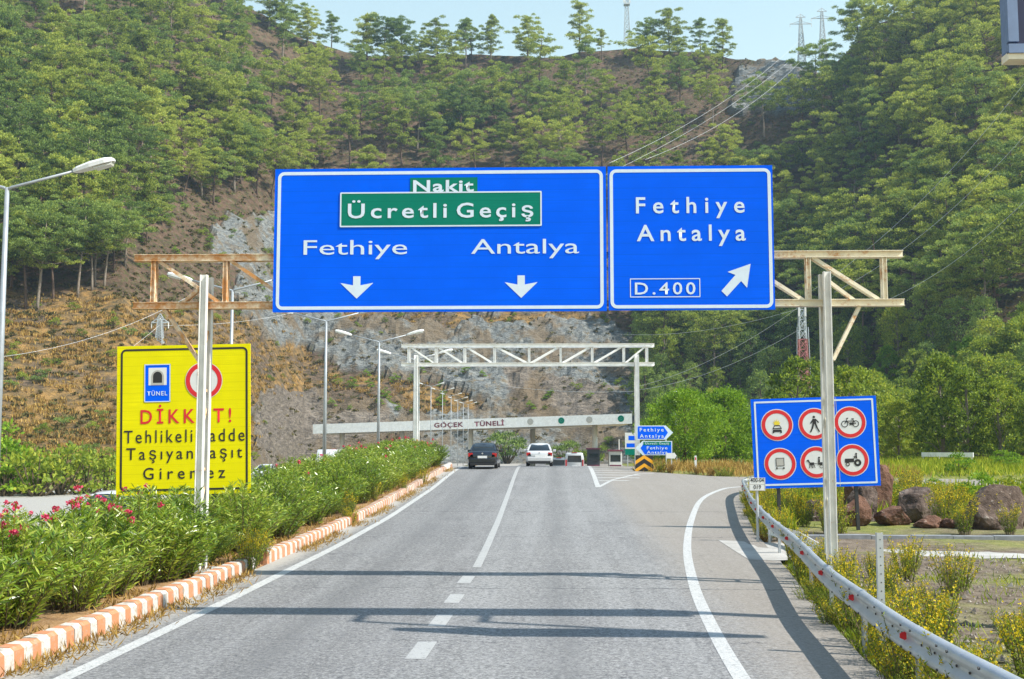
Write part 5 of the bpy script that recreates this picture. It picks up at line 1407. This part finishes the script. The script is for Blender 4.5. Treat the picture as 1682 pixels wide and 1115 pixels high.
for i in range(7):
    b = MB(); b.bar((-i * 1.05, 0, 9.47), (-i * 1.05 - 1.02, 0, 10.23), .10, .10); b.build('arm_strut', M['galv'], cg)
for x in (c.x + .8 - 10.4, c.x + 2.6 - 10.4):
    b = MB(); b.bar((x, -1.2, c.z + .3), (x, -1.2, 10.4), .1, .1, (1, 0, 0)); b.bar((x, -1.25, 10.4), (x, .1, 10.4), .1, .1); b.build('hanger', M['galv'], cg)

# ================================================================== TOLL CANOPY AND BOOTHS
A_, B_ = P(514, 697, 160), P(1038, 679, 150)
tc = thing('toll_canopy', 'long white toll canopy lettered GÖÇEK TÜNELİ across the plaza', 'toll canopy', (B_.x, B_.y, -.5)); rel = Vector((B_.x, B_.y, -.5))
ax_ = (A_ - B_); Lc = Vector((ax_.x, ax_.y)).length; dirx = Vector((ax_.x, ax_.y, 0)).normalized(); back = Vector((0, 1, 0)); slope = (A_.z - B_.z) / Lc
def cp(t_, yb, z): 
    q = B_ - rel + dirx * t_ + back * yb; return (q.x, q.y, q.z + slope * t_ + z)
b = MB(); fh = 1.30
def slab(b, t0, t1, y0, y1, z0, z1):
    vs_ = [cp(t_, yb, z) for t_ in (t0, t1) for yb in (y0, y1) for z in (z0, z1)]
    b.add(vs_, [(0, 1, 3, 2), (4, 6, 7, 5), (0, 4, 5, 1), (2, 3, 7, 6), (0, 2, 6, 4), (1, 5, 7, 3)])
slab(b, 0, Lc, 0, .2, -fh, 0); b.build('fascia', M['white_steel'], tc)
b = MB(); slab(b, .02, Lc - .02, .21, 19, -fh + .06, -.35); b.build('roof_slab', M['cream_steel'], tc)
for (u, Y, yb) in ((977, 156, 5), (773, 160, 5), (875, 167, 14), (660, 162, 5), (562, 164, 5)):
    q = P(u, 720, Y); tpos = (q - B_).dot(dirx); z1 = B_.z - rel.z + slope * tpos - fh + .06; zf = ground_z(q.x, q.y) - rel.z - .3
    b = MB(); b.tube([(q.x - rel.x, q.y - rel.y, zf), (q.x - rel.x, q.y - rel.y, z1)], .36, 12); b.build('column', M['white_face'], tc, True)
M['maroon'] = m_plain('maroon_letters', (.16, .03, .06), .5, 0, .1)
def fascia_text(s_, u0, u1, vb, cap):
    q0, q1 = P(u0, vb, 170), P(u1, vb, 170)
    # solve for place along the fascia
    def along(u):
        d = P(u, 700, 100) - Vector((0, 0, EYE)); d2 = Vector((d.x, d.y)); 
        o = Vector((B_.x, B_.y)); e = Vector((dirx.x, dirx.y)); det = d2.x * -e.y + d2.y * e.x
        k_ = (o.x * -e.y + o.y * e.x) / det; pnt = d2 * k_; return (pnt - o).dot(e)
    return along(u0), along(u1)
for s_, u0, u1 in (('GÖÇEK', 713, 761), ('TÜNELİ', 779, 828)):
    t0, t1 = fascia_text(s_, u0, u1, 700, 8); mid = (t0 + t1) / 2; q = cp(mid, 0, 0)
    tx = text_mesh(s_, .62, M['maroon'], 'lettering', tc, 0, -.98, -.06, 'CENTER', .03, 1.1, 1, fit=abs(t1 - t0))
    tx.location = q; tx.rotation_euler = (0, math.atan(slope) , math.atan2(-dirx.y, -dirx.x))
for i, u in enumerate((871, 922, 968, 1020)):
    t0, _ = fascia_text('', u, u + 1, 690, 8); q = cp(t0, -.05, -.62)
    b = MB(); b.ring(circ(0, 0, .42, 16), circ(0, 0, .14, 16), -.02); b.flat(circ(0, 0, .13, 12), -.015); o = b.build('lane_emblem', M['green'] if i % 2 else M['grey_paint'], tc); o.location = q; o.rotation_euler = (0, 0, math.atan2(-dirx.y, -dirx.x))
def booth(u, vt, Y, wpx, label, body, win):
    s_ = Y / F; c = P(u, vt, Y); zf = zr(Y) - .1; H = c.z - zf; w_ = wpx * s_
    t = thing('toll_booth', label, 'toll booth', (c.x, Y, zf), 0, 'toll booths under the canopy')
    b = MB(); b.box((0, 1.2, H / 2), (w_, 2.4, H)); b.build('cabin', M[body], t, bevel=.04)
    b = MB(); b.box((0, 1.2, H + .10), (w_ + .3, 2.8, .2)); b.build('roof', M['maroon'], t)
    b = MB(); b.box((0, -.012, H * .62), (w_ * .78, .02, H * .36)); b.build('window', M['glass'], t)
    b = MB(); b.box((0, -.012, H * .22), (w_ * .9, .015, H * .1)); b.build('stripe', M['maroon'], t)
    b = MB(); b.tube([(w_ * .3, 1, H), (w_ * .3, 1, H + 1.6)], .09, 6); b.build('vent_pipe', M['white_face'], t)
booth(975, 738, 152, 20, 'dark toll booth with maroon roof behind the front canopy column', 'dark_steel', 'glass')
booth(1011, 741, 156, 21, 'white toll booth with maroon roof left of the striped lane board', 'white_face', 'glass')

# ================================================================== VEHICLES
def paint(name, col, rough=.25):
    t = NT(name); bs_ = t.principled(col, rough, 0); bs_.inputs['Coat Weight'].default_value = .6; bs_.inputs['Coat Roughness'].default_value = .06; return t.mat
M['car_navy'] = paint('dark_navy_paint', (.008, .012, .02)); M['car_white'] = paint('white_car_paint', (.48, .49, .51)); M['car_grey'] = paint('grey_car_paint', (.16, .18, .2))
M['tail'] = m_plain('tail_lamp_red', (.42, .01, .015), .2); M['plate'] = m_plain('number_plate_white', (.7, .7, .7), .5); M['rim'] = m_metal('alloy_rim', (.5, .5, .52), 0, .35, .6)
def loft(secs, name, mat, parent, smooth_=True):
    """secs: list of (y, [(x,z)...]) closed cross-sections of equal count"""
    b = MB(); n = len(secs[0][1]); b.add([(x, y, z) for y, pr in secs for x, z in pr], [(i * n + j, i * n + (j + 1) % n, (i + 1) * n + (j + 1) % n, (i + 1) * n + j) for i in range(len(secs) - 1) for j in range(n)] + [tuple(range(n))[::-1], tuple((len(secs) - 1) * n + j for j in range(n))])
    o = b.build(name, mat, parent, smooth_)
    return o
def body_sec(w_, z0, z1, tuck=.06):
    h = w_ / 2
    return [(-h * .86, z0), (h * .86, z0), (h * .97, z0 + .10), (h, lerp(z0, z1, .45)), (h * .985, lerp(z0, z1, .72)), (h * (1 - tuck), z1 - .04), (h * (1 - tuck) * .9, z1), (-h * (1 - tuck) * .9, z1), (-h * (1 - tuck), z1 - .04), (-h * .985, lerp(z0, z1, .72)), (-h, lerp(z0, z1, .45)), (-h * .97, z0 + .10)]
def cab_sec(w0, w1, z0, z1):
    return [(-w0 / 2, z0), (w0 / 2, z0), (lerp(w0, w1, .6) / 2, lerp(z0, z1, .6)), (w1 / 2, z1 - .06), (w1 / 2 * .86, z1), (-w1 / 2 * .86, z1), (-w1 / 2, z1 - .06), (-lerp(w0, w1, .6) / 2, lerp(z0, z1, .6))]
def wheel(t, x, y, r_=.31):
    b = MB(); sx = 1 if x > 0 else -1
    b.tube([(x - .10, y, r_), (x - .085, y, r_), (x + .085, y, r_), (x + .10, y, r_)], [r_ * .93, r_, r_, r_ * .93], 20); wh = b.build('wheel', M['rubber'], t, False)
    b = MB(); b.tube([(x + sx * .085, y, r_), (x + sx * .108, y, r_)], [r_ * .62, r_ * .55], 14); b.build('rim', M['rim'], wh)
def road_z(X, Y): return zo(Y) if X < -12.9 else zp(X, Y)
def sedan(label, u, Y, mat, rz=0, W=1.73, estate=False, x=None, cat='car', group='vehicles on the road', tall=1.0):
    c = P(u, 766, Y); X = c.x if x is None else x; z = road_z(X, Y)
    t = thing('car', label, cat, (X, Y, z), rz, group)
    Lh = 2.2; b1 = .92
    # rear at -y
    bd = loft([(-Lh, body_sec(W * .86, .36, .80)), (-Lh + .10, body_sec(W * .96, .28, .96)), (-Lh + .5, body_sec(W, .22, 1.00)), (-.9, body_sec(W, .20, .97)), (.6, body_sec(W, .20, .95)), (1.2, body_sec(W * .99, .20, .92)), (Lh - .35, body_sec(W * .96, .24, .80)), (Lh - .05, body_sec(W * .84, .30, .66))], 'body', M[mat], t)
    top = 1.46 * tall; yr = -1.85 if estate else -1.62
    # glazed cabin with painted roof
    yr2 = yr + (.25 if estate else .75)
    loft([(yr, cab_sec(W * .84, W * .84, .93, 1.02)), (yr2, cab_sec(W * .90, W * .68, .93, top - .06)), (-.2, cab_sec(W * .92, W * .70, .93, top)), (.35, cab_sec(W * .92, W * .68, .93, top - .06)), (1.25, cab_sec(W * .9, W * .86, .9, .96))], 'cabin_glass', M['glass'], t)
    b = MB(); w2 = W * .68 / 2
    rf = []
    for yy, zz, ww in ((yr2 - .10, top - .13, w2 * 1.02), (yr2 + .05, top - .03, w2 * 1.0), (-.2, top + .02, w2), (.30, top - .03, w2), (.42, top - .10, w2 * 1.02)):
        rf += [(-ww, yy, zz - .05), (-ww * .86, yy, zz), (0, yy, zz + .025), (ww * .86, yy, zz), (ww, yy, zz - .05)]
    b.add(rf, [(i * 5 + j, i * 5 + j + 1, i * 5 + j + 6, i * 5 + j + 5) for i in range(4) for j in range(4)]); b.build('roof', M[mat], t, True)
    for sx in (-1, 1):
        b = MB(); b.bar((sx * W * .42, yr + .02, 1.0), (sx * w2 * 1.0, yr2 - .02, top - .10), .10, .06); b.bar((sx * W * .43, 1.12, .98), (sx * w2, .38, top - .10), .07, .05); b.bar((sx * W * .455, -.15, .97), (sx * w2 * 1.03, -.15, top - .06), .05, .06); b.build('pillar', M[mat], t)
        b = MB(); b.prism([(sx * W * .30, .66), (sx * W * .465, .68), (sx * W * .475, .88), (sx * W * .33, .90)], -Lh - .0, -Lh + .22); b.build('tail_lamp', M['tail'], t)
        b = MB(); b.box((sx * (W / 2 + .09), .62, 1.0), (.20, .12, .15)); b.build('mirror', M[mat], t, bevel=.03)
        b = MB(); b.prism([(sx * W * .28, .58), (sx * W * .44, .60), (sx * W * .44, .72), (sx * W * .30, .72)], Lh - .16, Lh - .02); b.build('headlight', M['white_face'], t)
        for yy in (-1.32, 1.32): wheel(t, sx * (W / 2 - .12), yy)
    b = MB(); b.box((0, -Lh - .03, .46), (W * .88, .16, .24)); b.build('bumper', M[mat], t, bevel=.04)
    b = MB(); b.box((0, -Lh + .0, .26), (W * .8, .2, .16)); b.build('underside', M['rubber'], t)
    b = MB(); b.box((0, -Lh - .03, .66), (.54, .02, .13)); b.build('number_plate', M['plate'], t)
    b = MB(); b.flat(circ(0, .86, .05, 12), -Lh - .01); b.build('badge', M['rim'], t)
    return t
sedan('dark navy saloon car on the crest in the left lane', 796, 68.5, 'car_navy')
sedan('white saloon car on the crest in the right lane', 886.5, 75.5, 'car_white')
def van(label, u, Y, mat, x=None, rz=0, H=1.9, W=1.8, L_=4.4, name='van', zz=None):
    c = P(u, 766, Y); X = c.x if x is None else x; z = road_z(X, Y)
    t = thing(name, label, 'van', (X, Y, z), rz, 'vehicles on the road'); h = L_ / 2
    loft([(-h, body_sec(W * .94, .34, H * .96, .14)), (-h + .08, body_sec(W, .28, H, .14)), (h - 1.5, body_sec(W, .26, H, .14)), (h - .9, body_sec(W, .26, H * .66, .1)), (h - .1, body_sec(W * .95, .28, H * .52, .1))], 'body', M[mat], t)
    b = MB(); b.prism([(-W * .38, H * .56), (W * .38, H * .56), (W * .34, H * .87), (-W * .34, H * .87)], -h - .015, -h + .05); b.build('rear_window', M['glass'], t)
    for sx in (-1, 1):
        b = MB(); b.box((sx * W * .44, -h - .01, H * .52), (.13, .06, H * .30)); b.build('tail_lamp', M['tail'], t)
        b = MB(); b.box((sx * W * .498, .2, H * .70), (.02, L_ * .5, H * .2)); b.build('side_window', M['glass'], t)
        for yy in (-h + .85, h - .85): wheel(t, sx * (W / 2 - .12), yy, .33)
    b = MB(); b.box((0, -h - .04, .44), (W * .9, .14, .22)); b.build('bumper', M[mat], t, bevel=.03)
    b = MB(); b.box((0, -h - .02, .72), (.54, .02, .13)); b.build('number_plate', M['plate'], t)
    b = MB(); b.box((0, -h + .02, H + .02), (.5, .08, .05)); b.build('brake_light', M['tail'], t)
    return t
van('white minivan with red lamps beyond the crest', 943, 112, 'car_white', H=2.0)
van('dark grey hatchback half hidden between white car and minivan', 918, 118, 'car_grey', H=1.62, name='hatchback')
def xl(u, Y): return P(u, 766, Y).x
sedan('white car on the opposite road left of the yellow sign', 178, 44, 'car_white', R(176), x=xl(186, 44))
sedan('white car on the opposite road right of the yellow sign', 432, 113, 'car_white', R(180), x=xl(437, 113))
van('white box van on the opposite road behind the median bushes', 540, 118, 'car_white', x=xl(540, 118), rz=R(180), H=2.9, W=2.1, L_=5.8)

# ================================================================== PYLONS, MAST, POWER LINES
M['pylon'] = m_metal('pylon_steel', (.50, .55, .58), 0, .5, .2); M['mast_red'] = m_plain('faded_red_paint', (.42, .16, .15), .6); M['wire'] = m_plain('aluminium_wire', (.62, .64, .66), .4, .3)
def lattice(b, h0, h1, w0, w1, n, th):
    pr = None
    for i in range(n + 1):
        t_ = i / n; z = lerp(h0, h1, t_); w_ = lerp(w0, w1, t_) / 2; q = [Vector((sx * w_, sy * w_, z)) for sx, sy in ((-1, -1), (1, -1), (1, 1), (-1, 1))]
        if pr:
            for k in range(4): b.bar(pr[k], q[k], th, th); b.bar(pr[k], q[(k + 1) % 4], th * .6, th * .6); b.bar(pr[(k + 1) % 4], q[k], th * .6, th * .6); b.bar(q[k], q[(k + 1) % 4], th * .6, th * .6)
        pr = q
TIPS = {}
def pylon(key, u, vt, vb, label, Y=None, arm=1.0, wbase=2.2, th=.16, kind='cross'):
    p = hill_pt(u, vb) if Y is None else None
    if Y is not None: p = P(u, vb, Y); p.z = ground_z(p.x, p.y)
    H = P(u, vt, p.y).z - p.z
    t = thing('power_pylon' if kind == 'cross' else 'lattice_mast', label, 'pylon' if kind == 'cross' else 'mast', (p.x, p.y, p.z))
    b = MB(); lattice(b, -1, H * .92, wbase, .55, 11, th); b.build('lattice_frame', M['pylon'], t)
    if kind == 'cross':
        for k, (zz, aw) in enumerate(((.80, 3.1), (.93, 1.4))):
            aw *= arm; b = MB(); b.bar((-aw, 0, H * zz), (aw, 0, H * zz), .22, .2); b.bar((-aw, 0, H * zz), (0, 0, H * zz + .9), .12, .12); b.bar((aw, 0, H * zz), (0, 0, H * zz + .9), .12, .12); b.build('crossarm', M['pylon'], t)
        b = MB(); b.tube([(0, 0, H * .92), (0, 0, H)], [.16, .06], 6); b.build('peak', M['pylon'], t)
        for k, x in enumerate((-3.1 * arm, 0, 3.1 * arm)):
            b = MB(); b.tube([(x, 0, H * .80), (x, 0, H * .80 - .9)], .08, 6); b.build('insulator', M['white_face'], t)
            TIPS[(key, k)] = Vector((p.x + x, p.y, p.z + H * .80 - .9))
    return t, p, H
pylon('a', 1317, 22, 112, 'left one of the two lattice pylons in the ridge saddle')
pylon('b', 1352, 12, 100, 'right one of the two lattice pylons in the ridge saddle', th=.14)
t, p, H = pylon('c', 1030, -30, 66, 'lattice antenna mast rising from the skyline pines', kind='mast', wbase=2.0)
b = MB(); b.box((0, 0, H * .62), (1.9, 1.9, .5)); b.build('platform', M['pylon'], t)
for dx in (-.9, .9):
    b = MB(); b.box((dx, -.6, H * .68), (.4, .3, 1.7)); b.build('antenna', M['white_face'], t)
pylon('d', 262, 522, 562, 'small lattice pylon on the ochre slope above the yellow sign', wbase=1.1, arm=.42, th=.10)
# red and white mast at the foot of the wooded slope
p = P(1320, 640, 168); p.z = ground_z(p.x, 168); H = P(1320, 508, 168).z - p.z
t = thing('lattice_mast', 'faded red and white lattice mast left of the right gantry post', 'mast', tuple(p))
for i in range(5):
    b = MB(); lattice(b, H * i / 5 + .01, H * (i + 1) / 5 - .01, lerp(2.0, .8, i / 5), lerp(2.0, .8, (i + 1) / 5), 3, .13); b.build('mast_section', M['mast_red'] if i != 4 else M['pylon'], t)
for sx in (-1, 1):
    b = MB(); b.bar((sx * 1.3, -.5, -.3), (sx * .8, -.3, H * .88), .09, .09); b.build('cable_tray', M['pylon'], t)
for x_ in (-.5, .4):
    b = MB(); b.box((x_, -.5, H * .98), (.25, .2, 1.3)); b.build('antenna', M['white_face'], t)
TIPS[('m', 0)] = Vector((p.x, p.y, p.z + H * .8))
TIPS[('m', 1)] = Vector((p.x, p.y, p.z + H * .68))
def wire(a, c, sag, label, rad=.025, n=26):
    pts_ = [a.lerp(c, i / n) - Vector((0, 0, sag * 4 * (i / n) * (1 - i / n))) for i in range(n + 1)]
    m_ = pts_[n // 2]; b = MB(); b.tube(pts_, rad, 5); o = b.build('power_line', M['wire'], None, True, rel=m_); o.location = m_
    tag(o, label, 'power line', 'power lines')
W_ = [((P(1682 + 60, 78, 60)), TIPS[('a', 0)], 5, 'power line from the ridge pylons to the right edge, lowest strand')]
def wpx(u0, v0, Y0, u1, v1, Y1, sag, label, rad=.022): wire(P(u0, v0, Y0), P(u1, v1, Y1), sag, label, rad)
wpx(1000, 268, 205, 1318, 62, 330, 3, 'power line above the red slope, upper strand left of the pylons', .03)
wpx(925, 318, 200, 1316, 84, 330, 3, 'power line above the red slope, middle strand left of the pylons', .03)
wpx(1060, 262, 205, 1350, 62, 325, 4, 'power line above the red slope, lowest strand left of the pylons', .03)
wpx(1330, 480, 160, 1740, 60, 150, 3, 'power line over the right wood, upper strand', .022)
wpx(1370, 480, 160, 1760, 130, 150, 3, 'power line over the right wood, middle strand', .022)
wpx(1440, 500, 160, 1790, 210, 150, 3, 'power line over the right wood, lowest strand', .022)
wpx(1050, 634, 190, 1318, 500, 168, 1.5, 'power line rising from the far gantry to the red mast, upper strand', .026)
wpx(1050, 640, 190, 1318, 538, 168, 1.5, 'power line rising from the far gantry to the red mast, lower strand', .026)
wpx(660, 596, 230, 1050, 642, 190, 2, 'power line crossing the rock face behind the far gantry', .026)
wpx(1010, 548, 215, 1318, 505, 168, 1.5, 'power line under the right-hand blue sign', .022)
wpx(-40, 690, 140, 262, 534, 160, 2, 'power line over the ochre slope, lower strand', .02)
wpx(-40, 590, 140, 330, 475, 170, 2, 'power line over the ochre slope, upper strand', .02)
wpx(262, 534, 160, 660, 450, 200, 2.5, 'power line from the small pylon towards the rock face', .02)
# ================================================================== AIR
t = NT('haze_air'); pv_ = t.n('ShaderNodeVolumePrincipled'); pv_.inputs['Color'].default_value = (.50, .74, 1.0, 1); pv_.inputs['Density'].default_value = .00024; pv_.inputs['Anisotropy'].default_value = .2
t.l(pv_.outputs[0], t.out.inputs['Volume'])
b = MB(); b.box((0, 380, 140), (2600, 1500, 400)); o = b.build('haze', t.mat); tag(o, kind='stuff')
zmin = min((v.co.z for v in grd.data.vertices)); zmin = min(zmin, min(v.co.z for v in hill.data.vertices)) - 1.0
zmax = max(v.co.z for v in hill.data.vertices) + 45
o.location = (0, 0, 0)
for v in o.data.vertices: v.co.z = zmin if v.co.z < 0 else zmax
ymin, ymax = -320, max(v.co.y for v in hill.data.vertices) + 650
